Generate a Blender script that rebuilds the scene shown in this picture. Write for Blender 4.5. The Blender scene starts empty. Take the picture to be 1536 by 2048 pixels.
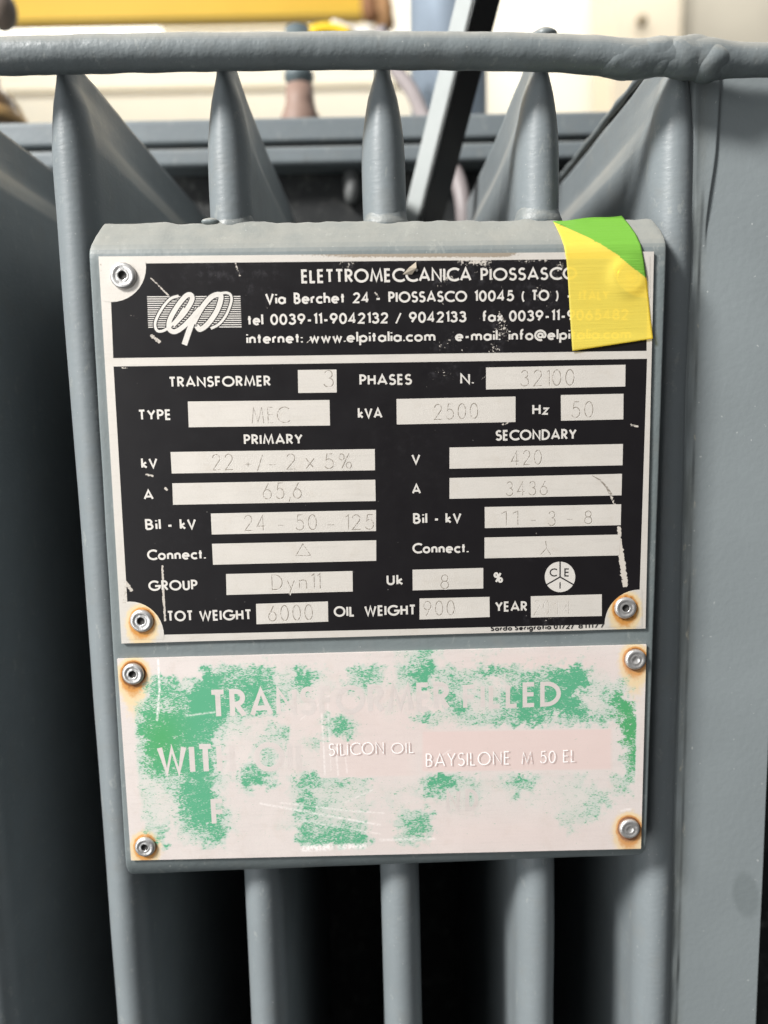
import bpy, bmesh, math, random
import numpy as np
from mathutils import Matrix, Vector, noise as mnoise
random.seed(7)
rng = np.random.default_rng(7)
scn = bpy.context.scene
COL = scn.collection

# ------------------------------------------------------------------ camera
# plate face is the plane y = 0 (20 cm wide); x to the right, z up, camera on the -y side
F = 1500.0                                   # focal length in photo pixels (1536 x 2048)
CX, CY, CZ = -0.002, -0.2788, 0.0137
RX, RY, RZ = 0.1298, -0.0094, -0.0235


def rot(p, t, r):
    cx, sx, cy, sy, cz, sz = np.cos(p), np.sin(p), np.cos(t), np.sin(t), np.cos(r), np.sin(r)
    A = np.array([[1, 0, 0], [0, cx, -sx], [0, sx, cx]])
    B = np.array([[cy, 0, sy], [0, 1, 0], [-sy, 0, cy]])
    C = np.array([[cz, -sz, 0], [sz, cz, 0], [0, 0, 1]])
    return C @ A @ B


ROT = rot(RX, RY, RZ)
CAM = np.array([CX, CY, CZ])
axis = [np.array([r[0], r[2], -r[1]]) for r in ROT]      # right, down, forward in world axes


def at(u, v, Y):
    """point of the plane y = Y measured at photo pixel (u, v)"""
    d = axis[0] * ((u - 768) / F) + axis[1] * ((v - 1024) / F) + axis[2]
    return CAM + d * ((Y - CAM[1]) / d[1])


cam = bpy.data.cameras.new('camera')
co = bpy.data.objects.new('camera', cam)
COL.objects.link(co)
m = Matrix.Identity(4)
for i, vec in enumerate((axis[0], -axis[1], -axis[2])):
    for k in range(3):
        m[k][i] = vec[k]
for k in range(3):
    m[k][3] = CAM[k]
co.matrix_world = m
cam.sensor_fit = 'VERTICAL'
cam.sensor_height = 10.0
cam.sensor_width = 7.5
cam.lens = F / 2048 * 10.0
cam.clip_start = 0.01
cam.clip_end = 60
cam.dof.use_dof = True
cam.dof.focus_distance = 0.283
cam.dof.aperture_fstop = 1.45
scn.camera = co

# ------------------------------------------------------------------ light
w = bpy.data.worlds.new('World')
scn.world = w
w.use_nodes = True
nt = w.node_tree
bg = nt.nodes['Background']
tc = nt.nodes.new('ShaderNodeTexCoord')
sx_ = nt.nodes.new('ShaderNodeSeparateXYZ')
rp = nt.nodes.new('ShaderNodeValToRGB')
mr = nt.nodes.new('ShaderNodeMapRange')
mr.inputs[1].default_value = -1
mr.inputs[2].default_value = 1
nt.links.new(tc.outputs['Generated'], sx_.inputs[0])
nt.links.new(sx_.outputs[2], mr.inputs[0])
nt.links.new(mr.outputs[0], rp.inputs[0])
nt.links.new(rp.outputs[0], bg.inputs[0])
e = rp.color_ramp.elements
e[0].position = 0.0
e[0].color = (0.07, 0.07, 0.07, 1)
e[1].position = 1.0
e[1].color = (1.0, 1.0, 1.0, 1)
n = e.new(0.52); n.color = (0.07, 0.07, 0.072, 1)
n = e.new(0.70); n.color = (0.75, 0.76, 0.77, 1)
bg.inputs[1].default_value = 0.43


def area(name, loc, target, size, power, col=(1, 1, 1), size_y=None):
    l = bpy.data.lights.new(name, 'AREA')
    l.size = size
    if size_y:
        l.shape = 'RECTANGLE'
        l.size_y = size_y
    l.energy = power
    l.color = col
    o = bpy.data.objects.new(name, l)
    COL.objects.link(o)
    o.location = loc
    o.rotation_euler = (Vector(target) - Vector(loc)).to_track_quat('-Z', 'Y').to_euler()
    return o


area('hall_lamp', (-2.0, -1.45, 2.0), (0, 0, 0), 0.6, 212, (1.0, 0.98, 0.95))
area('low_fill', (-1.9, -1.9, -0.35), (0, 0, -0.05), 2.2, 38, (0.98, 1.0, 1.0))  # added soft fill from the low left front, no such source in view
area('wall_fill', (-0.3, 2.95, 3.1), (-0.3, 4.0, 1.3), 5.0, 105, (1.0, 0.97, 0.90), 0.5)  # unseen lamp added to brighten the back wall

vs = scn.view_settings
vs.view_transform = 'Standard'
vs.look = 'None'
vs.exposure = 0.0
vs.gamma = 1.0
vs.use_curve_mapping = False


# ------------------------------------------------------------------ materials
def lin(r, g, b):
    f = lambda c: (c / 255 / 12.92) if c / 255 < 0.04045 else ((c / 255 + 0.055) / 1.055) ** 2.4
    return (f(r), f(g), f(b), 1)


class Mat:
    def __init__(s, name, base, rough=0.5, metal=0.0, spec=0.5):
        s.m = bpy.data.materials.new(name)
        s.m.use_nodes = True
        s.t = s.m.node_tree
        s.b = s.t.nodes['Principled BSDF']
        s.b.inputs['Base Color'].default_value = base
        s.b.inputs['Roughness'].default_value = rough
        s.b.inputs['Metallic'].default_value = metal
        s.b.inputs['Specular IOR Level'].default_value = spec
        s.col = None
        s.base = base
        s.tc = s.t.nodes.new('ShaderNodeTexCoord')

    def link(s, a, b):
        s.t.links.new(a, b)

    def noise(s, scale, detail=3, rough=0.55, stretch=None, dist=0.0, turn=0.0):
        n = s.t.nodes.new('ShaderNodeTexNoise')
        n.inputs['Scale'].default_value = scale
        n.inputs['Detail'].default_value = detail
        n.inputs['Roughness'].default_value = rough
        n.inputs['Distortion'].default_value = dist
        src = s.tc.outputs['Object']
        if stretch:
            mp = s.t.nodes.new('ShaderNodeMapping')
            mp.inputs['Scale'].default_value = stretch
            mp.inputs['Rotation'].default_value = (0, turn, 0)
            s.link(src, mp.inputs[0])
            src = mp.outputs[0]
        s.link(src, n.inputs['Vector'])
        return n.outputs['Fac']

    def attr(s, name):
        n = s.t.nodes.new('ShaderNodeAttribute')
        n.attribute_name = name
        return n.outputs['Fac']

    def math(s, op, a, b=None, c=None, clamp=False):
        n = s.t.nodes.new('ShaderNodeMath')
        n.operation = op
        n.use_clamp = clamp
        for i, x in enumerate((a, b, c)):
            if x is None:
                continue
            if isinstance(x, (int, float)):
                n.inputs[i].default_value = x
            else:
                s.link(x, n.inputs[i])
        return n.outputs[0]

    def ramp(s, fac, lo, hi):
        n = s.t.nodes.new('ShaderNodeMapRange')
        n.interpolation_type = 'SMOOTHSTEP'
        n.inputs[1].default_value = lo
        n.inputs[2].default_value = hi
        s.link(fac, n.inputs[0])
        return n.outputs[0]

    def mix(s, fac, colour):
        """lay another colour over the base where fac is 1"""
        n = s.t.nodes.new('ShaderNodeMix')
        n.data_type = 'RGBA'
        if isinstance(fac, (int, float)):
            n.inputs[0].default_value = fac
        else:
            s.link(fac, n.inputs[0])
        if s.col is None:
            n.inputs[6].default_value = s.base
        else:
            s.link(s.col, n.inputs[6])
        n.inputs[7].default_value = colour
        s.col = n.outputs[2]
        s.link(s.col, s.b.inputs['Base Color'])
        return s

    def bump(s, h, strength, dist):
        n = s.t.nodes.new('ShaderNodeBump')
        n.inputs['Strength'].default_value = strength
        n.inputs['Distance'].default_value = dist
        s.link(h, n.inputs['Height'])
        s.link(n.outputs[0], s.b.inputs['Normal'])
        return s

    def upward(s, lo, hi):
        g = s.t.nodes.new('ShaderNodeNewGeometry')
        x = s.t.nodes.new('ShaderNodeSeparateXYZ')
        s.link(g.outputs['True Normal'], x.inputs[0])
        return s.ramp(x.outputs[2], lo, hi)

    def rough_from(s, fac, lo, hi):
        n = s.t.nodes.new('ShaderNodeMapRange')
        n.inputs[3].default_value = lo
        n.inputs[4].default_value = hi
        s.link(fac, n.inputs[0])
        s.link(n.outputs[0], s.b.inputs['Roughness'])
        return s


def paint_mat(name, base, dusty=0.75, bump=0.35, stretch=(1, 1, 1)):
    p = Mat(name, base, 0.42, 0, 0.45)
    big = p.noise(28, 4)
    fine = p.noise(420, 4, 0.6, stretch)
    p.mix(p.math('MULTIPLY', p.ramp(big, 0.42, 0.68), 0.30), tuple(c * 1.22 for c in base[:3]) + (1,))
    p.mix(p.math('MULTIPLY', p.ramp(p.noise(75, 5, 0.65), 0.5, 0.7), 0.22), (0.20, 0.20, 0.185, 1))
    p.mix(p.math('MULTIPLY', p.ramp(p.noise(150, 5, 0.7, (1, 1, 0.06)), 0.52, 0.75), 0.22), tuple(c * 0.68 for c in base[:3]) + (1,))
    p.mix(p.math('MULTIPLY', p.ramp(p.noise(190, 4, 0.75, (1, 1, 0.5)), 0.60, 0.66), 0.22), lin(168, 170, 164))
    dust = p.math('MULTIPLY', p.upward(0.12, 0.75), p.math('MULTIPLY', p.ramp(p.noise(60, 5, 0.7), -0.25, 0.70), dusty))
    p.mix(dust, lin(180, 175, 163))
    p.mix(p.math('MULTIPLY', p.ramp(p.noise(900, 2), 0.72, 0.76), 0.45), lin(205, 205, 200))   # specks
    p.rough_from(p.noise(60, 3), 0.34, 0.55)
    p.bump(fine, bump, 0.0012)
    return p.m


GREY = lin(127, 134, 136)
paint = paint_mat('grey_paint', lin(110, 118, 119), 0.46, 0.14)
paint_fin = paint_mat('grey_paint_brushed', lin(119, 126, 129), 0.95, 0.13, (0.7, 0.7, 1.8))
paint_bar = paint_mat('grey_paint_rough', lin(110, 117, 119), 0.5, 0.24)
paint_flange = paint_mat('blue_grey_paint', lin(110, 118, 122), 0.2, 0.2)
paint_tank_shaded = paint_mat('shaded_tank_paint', lin(34, 36, 37), 0.0, 0.2)  # grey tank darkened in colour for the shade behind the fins

ALU = lin(213, 207, 199)


def alu(name, base=ALU, rust=False, dirt=False):
    p = Mat(name, base, 0.46, 0.25, 0.4)
    sp = p.noise(2600, 2, 0.5, (1, 1, 1.6))
    p.mix(p.math('MULTIPLY', p.ramp(sp, 0.35, 0.75), 0.28), tuple(c * 0.74 for c in base[:3]) + (1,))
    p.mix(p.math('MULTIPLY', p.ramp(p.noise(60, 4), 0.45, 0.7), 0.25), tuple(min(1, c * 1.12) for c in base[:3]) + (1,))
    p.mix(p.math('MULTIPLY', p.ramp(p.noise(520, 5, 0.7, (0.10, 1, 1.4)), 0.48, 0.72), 0.20), tuple(c * 0.70 for c in base[:3]) + (1,))
    p.mix(p.math('MULTIPLY', p.ramp(p.noise(130, 5, 0.7), 0.5, 0.72), 0.22), tuple(c * v for c, v in zip(base[:3], (0.80, 0.74, 0.66))) + (1,))
    p.rough_from(p.noise(75, 4, 0.6), 0.34, 0.58)
    if dirt:
        d = p.attr('dirt')
        g = p.math('ADD', p.math('SUBTRACT', d, 0.75), p.noise(1300, 4, 0.7))
        p.mix(p.math('MULTIPLY', p.ramp(g, 0.48, 0.62), 0.75), lin(139, 122, 100))
    if rust:
        r = p.math('ADD', p.attr('rust'), p.math('MULTIPLY', p.math('SUBTRACT', p.noise(520, 4, 0.65), 0.5), 0.42))
        p.mix(p.math('MULTIPLY', p.ramp(r, 0.08, 0.42), 0.75), lin(232, 204, 150))
        p.mix(p.math('MULTIPLY', p.ramp(r, 0.46, 0.80), 0.9), lin(205, 138, 58))
        p.mix(p.math('MULTIPLY', p.ramp(r, 0.82, 1.05), 0.85), lin(110, 62, 26))
    p.bump(sp, 0.14, 0.0004)
    return p


alu_plate = alu('bare_aluminium', ALU, True, True).m
alu_text = alu('bare_aluminium_lettering', lin(222, 217, 210)).m
alu_field = alu('bare_aluminium_field', lin(215, 209, 201)).m
PINK = lin(221, 211, 206)


def worn_green():
    p = alu('worn_green_plate', PINK, True, False)
    p.b.inputs['Metallic'].default_value = 0.15
    p.mix(p.math('MULTIPLY', p.attr('strip'), 0.75), lin(224, 200, 194))
    d = p.attr('paint')
    n1 = p.noise(1700, 3, 0.65, (0.6, 1.0, 1.5), 0.5, 0.62)
    n2 = p.noise(380, 5, 0.7, (0.7, 1, 1.5), 0.4, 0.62)
    nz = p.math('ADD', p.math('MULTIPLY', n1, 0.62), p.math('MULTIPLY', n2, 0.38))
    v = p.math('SUBTRACT', p.math('MULTIPLY_ADD', d, 1.06, 0.0), p.math('MULTIPLY_ADD', nz, 3.5, -1.23))
    p.mix(p.math('MULTIPLY', p.ramp(d, 0.04, 0.5), 0.50), lin(172, 201, 188))                 # thin wash left behind
    p.mix(p.math('MULTIPLY', p.ramp(v, -0.10, 0.22), 0.92), lin(72, 164, 122))
    gl = p.math('MULTIPLY', p.attr('warm'), p.ramp(v, 0.0, 0.09))
    p.mix(p.math('MULTIPLY', gl, 0.75), lin(78, 162, 96))
    s = p.attr('scratch')
    p.mix(p.math('MULTIPLY', s, p.ramp(p.noise(900, 3), 0.3, 0.6)), lin(250, 243, 240))
    return p.m


green_plate = worn_green()
pink_text = alu('bare_plate_lettering', lin(222, 212, 207)).m

ink_p = Mat('black_ink', lin(24, 22, 24), 0.36, 0, 0.28)
_n = ink_p.math('ADD', ink_p.math('MULTIPLY', ink_p.noise(1100, 4, 0.7), 0.62), ink_p.math('MULTIPLY', ink_p.noise(230, 3, 0.6), 0.38))
_v = ink_p.math('SUBTRACT', ink_p.attr('wear'), ink_p.math('MULTIPLY_ADD', _n, 2.3, -0.62))
ink_p.mix(ink_p.math('MULTIPLY', ink_p.ramp(ink_p.attr('haze_wear'), 0.0, 1.0), ink_p.math('MULTIPLY', ink_p.ramp(ink_p.noise(300, 5, 0.7), 0.48, 0.75), 0.35)), lin(90, 88, 92))
ink_p.mix(ink_p.math('MULTIPLY', ink_p.ramp(_v, 0.0, 0.10), 0.92), lin(200, 192, 182))
ink_p.mix(ink_p.math('MULTIPLY', ink_p.ramp(ink_p.noise(700, 2), 0.755, 0.78), 0.6), lin(150, 146, 142))
ink_p.rough_from(ink_p.noise(90, 4), 0.28, 0.5)
ink = ink_p.m
ink_black = Mat('black_print', lin(30, 28, 29), 0.5).m

_g = Mat('engraved_groove', lin(146, 137, 126), 0.5, 0.3)
_g.mix(_g.ramp(_g.noise(1100, 2, 0.7), 0.46, 0.64), lin(208, 201, 193))
groove = _g.m
_g = Mat('faint_groove', lin(192, 185, 176), 0.5, 0.3)
_g.mix(_g.ramp(_g.noise(500, 3, 0.7), 0.40, 0.55), lin(219, 213, 206))
faint = _g.m
groove_highlight = Mat('engraved_highlight', lin(240, 234, 226), 0.35, 0.3).m  # highlight painted as a pale stroke beside each groove
_g = Mat('embossed_edge', lin(255, 252, 250), 0.3, 0.1)
_g.mix(_g.ramp(_g.noise(420, 3, 0.7), 0.52, 0.66), lin(224, 200, 194))
emboss = _g.m

rv = Mat('rivet_aluminium', lin(214, 212, 210), 0.33, 0.75, 0.5)
rv.mix(rv.math('MULTIPLY', rv.ramp(rv.noise(900, 4, 0.7), 0.5, 0.75), 0.5), lin(150, 144, 138))
rv.bump(rv.noise(1500, 3), 0.25, 0.0003)
rivet_m = rv.m
hole_m = Mat('rivet_hole', lin(38, 36, 34), 0.7).m


def tape_mat(name, col, col2, sheer):
    p = Mat(name, col, 0.5, 0, 0.35)
    p.mix(p.math('MULTIPLY', p.ramp(p.noise(45, 3), 0.4, 0.65), 0.35), col2)
    p.bump(p.noise(420, 3, 0.6, (0.12, 1, 3.4)), 0.18 if sheer else 0.45, 0.0006)
    tr = p.t.nodes.new('ShaderNodeBsdfTransparent')
    mx = p.t.nodes.new('ShaderNodeMixShader')
    mx.inputs[0].default_value = sheer
    out = p.t.nodes['Material Output']
    tr.inputs[0].default_value = (1.0, 0.9, 0.25, 1)
    p.link(p.b.outputs[0], mx.inputs[1])
    p.link(tr.outputs[0], mx.inputs[2])
    p.link(mx.outputs[0], out.inputs[0])
    return p.m


tape_yellow = tape_mat('yellow_tape_film', lin(255, 238, 116), lin(252, 228, 104), 0.545)
tape_green = tape_mat('green_tape_film', lin(108, 164, 58), lin(100, 156, 54), 0.0)


def plain(name, base, rough=0.6, metal=0.0, mott=0.3, scale=20, bump=0.1, bdist=0.001):
    p = Mat(name, base, rough, metal)
    p.mix(p.math('MULTIPLY', p.ramp(p.noise(scale, 5, 0.65), 0.4, 0.7), mott), tuple(c * 0.7 for c in base[:3]) + (1,))
    p.bump(p.noise(scale * 6, 4), bump, bdist)
    return p.m


# ------------------------------------------------------------------ builders
def tag(o, label=None, cat=None, group=None, kind=None):
    for k, v in (('label', label), ('category', cat), ('group', group), ('kind', kind)):
        if v:
            o[k] = v
    return o


def thing(name, loc, label, cat, group=None):
    o = bpy.data.objects.new(name, None)
    o.empty_display_size = 0.02
    COL.objects.link(o)
    o.location = tuple(float(x) for x in loc)
    return tag(o, label, cat, group)


def origin(o):
    v = Vector((0, 0, 0))
    while o is not None:
        v = v + o.location
        o = o.parent
    return v


def mesh(name, verts, faces, mats, parent=None, smooth=True, loc=None, fmat=None):
    """verts in world metres; stored relative to the parent (or to loc)"""
    V = np.asarray(verts, float)
    base = np.array(origin(parent)) if parent is not None else np.array(loc if loc is not None else V.mean(0))
    off = base
    me = bpy.data.meshes.new(name)
    me.from_pydata([tuple(x) for x in (V - off)], [], [tuple(int(i) for i in f) for f in faces])
    if not isinstance(mats, (list, tuple)):
        mats = [mats]
    for mm in mats:
        me.materials.append(mm)
    if fmat is not None:
        me.polygons.foreach_set('material_index', np.asarray(fmat, dtype=np.int32))
    me.polygons.foreach_set('use_smooth', [smooth] * len(me.polygons))
    me.update()
    o = bpy.data.objects.new(name, me)
    COL.objects.link(o)
    if parent is not None:
        o.parent = parent
    else:
        o.location = tuple(base)
    return o


def outward(o):
    bm = bmesh.new()
    bm.from_mesh(o.data)
    bmesh.ops.recalc_face_normals(bm, faces=bm.faces)
    bm.to_mesh(o.data)
    bm.free()
    return o


def attr(o, name, vals):
    a = o.data.attributes.new(name, 'FLOAT', 'POINT')
    a.data.foreach_set('value', np.asarray(vals, dtype=np.float32).ravel())


def bevel(o, wd, seg=2, ang=30):
    b = o.modifiers.new('bevel', 'BEVEL')
    b.width = wd
    b.segments = seg
    b.limit_method = 'ANGLE'
    b.angle_limit = math.radians(ang)
    return o


def box(name, lo, hi, mat, parent=None, bev=0.0, seg=2):
    x0, y0, z0 = lo
    x1, y1, z1 = hi
    V = [(x0, y0, z0), (x1, y0, z0), (x1, y1, z0), (x0, y1, z0), (x0, y0, z1), (x1, y0, z1), (x1, y1, z1), (x0, y1, z1)]
    Fc = [(0, 3, 2, 1), (4, 5, 6, 7), (0, 1, 5, 4), (1, 2, 6, 5), (2, 3, 7, 6), (3, 0, 4, 7)]
    o = mesh(name, V, Fc, mat, parent, smooth=False)
    if bev:
        bevel(o, bev, seg)
    return o


def grid_px(quad, nx, ny):
    """photo-pixel grid of a quad given TL, TR, BR, BL"""
    q = np.asarray(quad, float)
    a = np.linspace(0, 1, nx)[None, :, None]
    b = np.linspace(0, 1, ny)[:, None, None]
    return (q[0] * (1 - a) + q[1] * a) * (1 - b) + (q[3] * (1 - a) + q[2] * a) * b


def at_many(px, Y):
    px = np.asarray(px, float)
    d = axis[0] * ((px[..., :1] - 768) / F) + axis[1] * ((px[..., 1:2] - 1024) / F) + axis[2]
    return CAM + d * ((np.asarray(Y)[..., None] if np.ndim(Y) else Y) - CAM[1]) / d[..., 1:2]


def grid_faces(nx, ny):
    i = np.arange(ny - 1)[:, None] * nx + np.arange(nx - 1)[None, :]
    i = i.ravel()
    return np.stack([i + nx, i + nx + 1, i + 1, i], 1)


def tube(name, pts, rad, mat, parent=None, ns=20, caps=True, wob=0.0, wscale=60, loc=None):
    P = [Vector(p) for p in pts]
    V, Fc = [], []
    up = Vector((0, 0, 1))
    steady = abs((P[-1] - P[0]).normalized().z)
    for i, p in enumerate(P):
        t = (P[min(i + 1, len(P) - 1)] - P[max(i - 1, 0)]).normalized()
        s = t.cross(up if steady < .8 else Vector((0, 1, 0)))
        s.normalize()
        u = s.cross(t)
        r = rad[i] if hasattr(rad, '__len__') else rad
        for k in range(ns):
            a = 2 * math.pi * k / ns
            d = s * math.cos(a) + u * math.sin(a)
            q = p + d * r
            if wob:
                q += d * wob * mnoise.noise(q * wscale)
            V.append(tuple(q))
    n = len(P)
    for i in range(n - 1):
        for k in range(ns):
            a, b = i * ns + k, i * ns + (k + 1) % ns
            Fc.append((a, b, b + ns, a + ns))
    if caps:
        Fc.append(tuple(range(ns))[::-1])
        Fc.append(tuple(range((n - 1) * ns, n * ns)))
    return outward(mesh(name, V, Fc, mat, parent, loc=loc))


def lathe(name, prof, centre, mats, parent=None, ns=28, ax='z', loc=None, fm=None):
    """prof: (radius, height) pairs round a vertical axis (or along -y for ax='y')"""
    V, Fc, FM = [], [], []
    c = np.asarray(centre, float)
    for (r, h) in prof:
        for k in range(ns):
            a = 2 * math.pi * k / ns
            if ax == 'z':
                V.append(c + (r * math.cos(a), r * math.sin(a), h))
            else:
                V.append(c + (r * math.cos(a), -h, r * math.sin(a)))
    for i in range(len(prof) - 1):
        for k in range(ns):
            a, b = i * ns + k, i * ns + (k + 1) % ns
            Fc.append((a, b, b + ns, a + ns))
            FM.append(fm[i] if fm else 0)
    Fc.append(tuple(range(ns))[::-1]); FM.append(fm[0] if fm else 0)
    Fc.append(tuple(range((len(prof) - 1) * ns, len(prof) * ns))); FM.append(fm[-1] if fm else 0)
    return outward(mesh(name, V, Fc, mats, parent, loc=loc, fmat=FM))


def blob(name, c, r, mat, parent, amp=0.15, sc=150, seed=0):
    bm = bmesh.new()
    bmesh.ops.create_icosphere(bm, subdivisions=4, radius=1)
    V = []
    for v in bm.verts:
        p = v.co.copy()
        q = Vector((p.x * r[0], p.y * r[1], p.z * r[2]))
        k = 1 + amp * mnoise.noise((q * sc) + Vector((seed, seed * 3, 1)))
        V.append((c[0] + q.x * k, c[1] + q.y * k, c[2] + q.z * k))
    Fc = [[v.index for v in f.verts] for f in bm.faces]
    bm.free()
    return mesh(name, V, Fc, mat, parent)


# ------------------------------------------------------------------ lettering: a monoline geometric alphabet
def arc(cx, cy, rx, ry, a0, a1, n=14):
    return [(cx + rx * math.cos(math.radians(a0 + (a1 - a0) * i / n)), cy + ry * math.sin(math.radians(a0 + (a1 - a0) * i / n))) for i in range(n + 1)]


def ring(cx, cy, rx, ry):
    return arc(cx, cy, rx, ry, 90, 450, 22)


X = 0.60
G = {
    'A': (.70, [[(0, 0), (.35, 1), (.70, 0)], [(.13, .28), (.57, .28)]]),
    'B': (.43, [[(0, 0), (0, 1), (.17, 1)] + arc(.17, .76, .2, .24, 90, -90) + [(0, .52)], [(.17, .52)] + arc(.18, .26, .25, .26, 90, -90) + [(0, 0)]]),
    'C': (.72, [arc(.5, .5, .5, .5, 48, 312, 20)]),
    'D': (.60, [[(0, 0), (0, 1), (.15, 1)] + arc(.15, .5, .45, .5, 90, -90, 18) + [(0, 0)]]),
    'E': (.34, [[(.34, 1), (0, 1), (0, 0), (.34, 0)], [(0, .52), (.32, .52)]]),
    'F': (.34, [[(.34, 1), (0, 1), (0, 0)], [(0, .52), (.32, .52)]]),
    'G': (.90, [arc(.48, .5, .48, .5, 45, 352, 22) + [(.96, .46), (.52, .46)]]),
    'H': (.50, [[(0, 0), (0, 1)], [(.5, 0), (.5, 1)], [(0, .52), (.5, .52)]]),
    'I': (.0, [[(0, 0), (0, 1)]]),
    'K': (.50, [[(0, 0), (0, 1)], [(.46, 1), (.04, .52), (.50, 0)]]),
    'L': (.32, [[(0, 1), (0, 0), (.32, 0)]]),
    'M': (.80, [[(0, 0), (.12, 1), (.40, .08), (.68, 1), (.80, 0)]]),
    'N': (.60, [[(0, 0), (0, 1), (.60, 0), (.60, 1)]]),
    'O': (.90, [ring(.45, .5, .46, .5)]),
    'P': (.40, [[(0, 0), (0, 1), (.16, 1)] + arc(.16, .73, .25, .27, 90, -90) + [(0, .46)]]),
    'R': (.44, [[(0, 0), (0, 1), (.16, 1)] + arc(.16, .74, .24, .26, 90, -90) + [(0, .48)], [(.16, .46), (.44, 0)]]),
    'S': (.42, [arc(.22, .755, .2, .245, 35, 250, 12) + arc(.2, .265, .23, .265, 75, -150, 14)]),
    'T': (.46, [[(0, 1), (.46, 1)], [(.23, 1), (.23, 0)]]),
    'U': (.48, [[(0, 1), (0, .3)] + arc(.24, .26, .24, .26, 180, 360) + [(.48, 1)]]),
    'V': (.62, [[(0, 1), (.31, 0), (.62, 1)]]),
    'W': (.94, [[(0, 1), (.24, 0), (.47, .95), (.70, 0), (.94, 1)]]),
    'X': (.56, [[(0, 0), (.56, 1)], [(0, 1), (.56, 0)]]),
    'Y': (.56, [[(0, 1), (.28, .46), (.56, 1)], [(.28, .5), (.28, 0)]]),
    'Z': (.5, [[(0, 1), (.5, 1), (0, 0), (.5, 0)]]),
    '0': (.46, [ring(.23, .5, .24, .5)]),
    '1': (.16, [[(0, .86), (.15, 1), (.15, 0)]]),
    '2': (.46, [arc(.23, .74, .22, .26, 170, -35, 12) + [(0, 0), (.46, 0)]]),
    '3': (.44, [arc(.21, .765, .19, .235, 160, -80, 12) + arc(.2, .27, .24, .27, 80, -160, 14)]),
    '4': (.50, [[(.36, 0), (.36, 1), (0, .27), (.50, .27)]]),
    '5': (.44, [[(.40, 1), (.12, 1), (.06, .57)] + arc(.20, .33, .25, .33, 118, -150, 14)]),
    '6': (.48, [[(.33, 1), (.06, .47)], ring(.24, .30, .24, .30)]),
    '7': (.44, [[(0, 1), (.44, 1), (.10, 0)]]),
    '8': (.46, [ring(.23, .76, .19, .24), ring(.23, .27, .235, .27)]),
    '9': (.48, [[(.15, 0), (.42, .53)], ring(.24, .70, .24, .30)]),
    'a': (.54, [ring(.27, .3, .27, .3), [(.54, 0), (.54, X)]]),
    'b': (.54, [ring(.27, .3, .27, .3), [(0, 0), (0, 1.06)]]),
    'c': (.42, [arc(.29, .3, .29, .3, 48, 312)]),
    'd': (.54, [ring(.27, .3, .27, .3), [(.54, 0), (.54, 1.06)]]),
    'e': (.54, [[(.02, .31), (.53, .31)] + arc(.27, .3, .27, .3, 5, 312, 18)]),
    'f': (.26, [[(.1, 0), (.1, .85)] + arc(.26, .86, .16, .19, 175, 80, 6), [(-.02, .6), (.26, .6)]]),
    'g': (.54, [ring(.27, .3, .27, .3), [(.54, X), (.54, -.1)] + arc(.28, -.08, .26, .24, 0, -150, 8)]),
    'h': (.42, [[(0, 0), (0, 1.06)], [(0, .3)] + arc(.21, .38, .21, .22, 180, 0, 10) + [(.42, 0)]]),
    'i': (0, [[(0, 0), (0, X)], [(0, .84), (0, .97)]]),
    'k': (.38, [[(0, 0), (0, 1.06)], [(.35, X), (.03, .33), (.38, 0)]]),
    'l': (0, [[(0, 0), (0, 1.06)]]),
    'm': (.78, [[(0, 0), (0, X)], [(0, .3)] + arc(.195, .39, .195, .21, 180, 0, 10) + [(.39, 0)], [(.39, .3)] + arc(.585, .39, .195, .21, 180, 0, 10) + [(.78, 0)]]),
    'n': (.42, [[(0, 0), (0, X)], [(0, .3)] + arc(.21, .38, .21, .22, 180, 0, 10) + [(.42, 0)]]),
    'o': (.56, [ring(.28, .3, .28, .3)]),
    'p': (.54, [ring(.27, .3, .27, .3), [(0, X), (0, -.34)]]),
    'r': (.2, [[(0, 0), (0, X)], [(0, .34)] + arc(.2, .38, .2, .22, 180, 75, 7)]),
    's': (.28, [arc(.15, .45, .13, .15, 40, 255, 9) + arc(.13, .16, .15, .16, 75, -150, 9)]),
    't': (.24, [[(.12, 0), (.12, .9)], [(-.02, .6), (.26, .6)]]),
    'u': (.42, [[(0, X), (0, .22)] + arc(.21, .22, .21, .22, 180, 360, 10) + [(.42, X)], [(.42, X), (.42, 0)]]),
    'v': (.42, [[(0, X), (.21, 0), (.42, X)]]),
    'w': (.68, [[(0, X), (.17, 0), (.34, .56), (.51, 0), (.68, X)]]),
    'x': (.38, [[(0, 0), (.38, X)], [(0, X), (.38, 0)]]),
    'y': (.42, [[(0, X), (.22, .04)], [(.42, X), (.08, -.34)]]),
    'z': (.36, [[(0, X), (.36, X), (0, 0), (.36, 0)]]),
    '.': (0, [[(0, -.02), (0, .1)]]),
    ',': (.06, [[(.06, .08), (0, -.18)]]),
    ':': (0, [[(0, -.02), (0, .1)], [(0, .44), (0, .56)]]),
    '-': (.26, [[(0, .34), (.26, .34)]]),
    '/': (.34, [[(0, -.08), (.34, 1.05)]]),
    '(': (.16, [arc(.30, .45, .30, .65, 125, 235, 8)]),
    ')': (.16, [arc(-.14, .45, .30, .65, 55, -55, 8)]),
    '@': (.86, [ring(.43, .42, .20, .22), [(.63, .64), (.63, .28)] + arc(.74, .32, .11, .1, 200, 330, 5) + arc(.43, .43, .46, .52, -5, 290, 24)]),
    '%': (.62, [ring(.13, .78, .13, .21), ring(.49, .21, .13, .21), [(.12, 0), (.5, 1)]]),
    '+': (.34, [[(0, .34), (.34, .34)], [(.17, .17), (.17, .51)]]),
}
TRI = (.9, [[(0, 0), (.45, 1), (.9, 0), (0, 0), (.45, 1)]])


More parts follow.
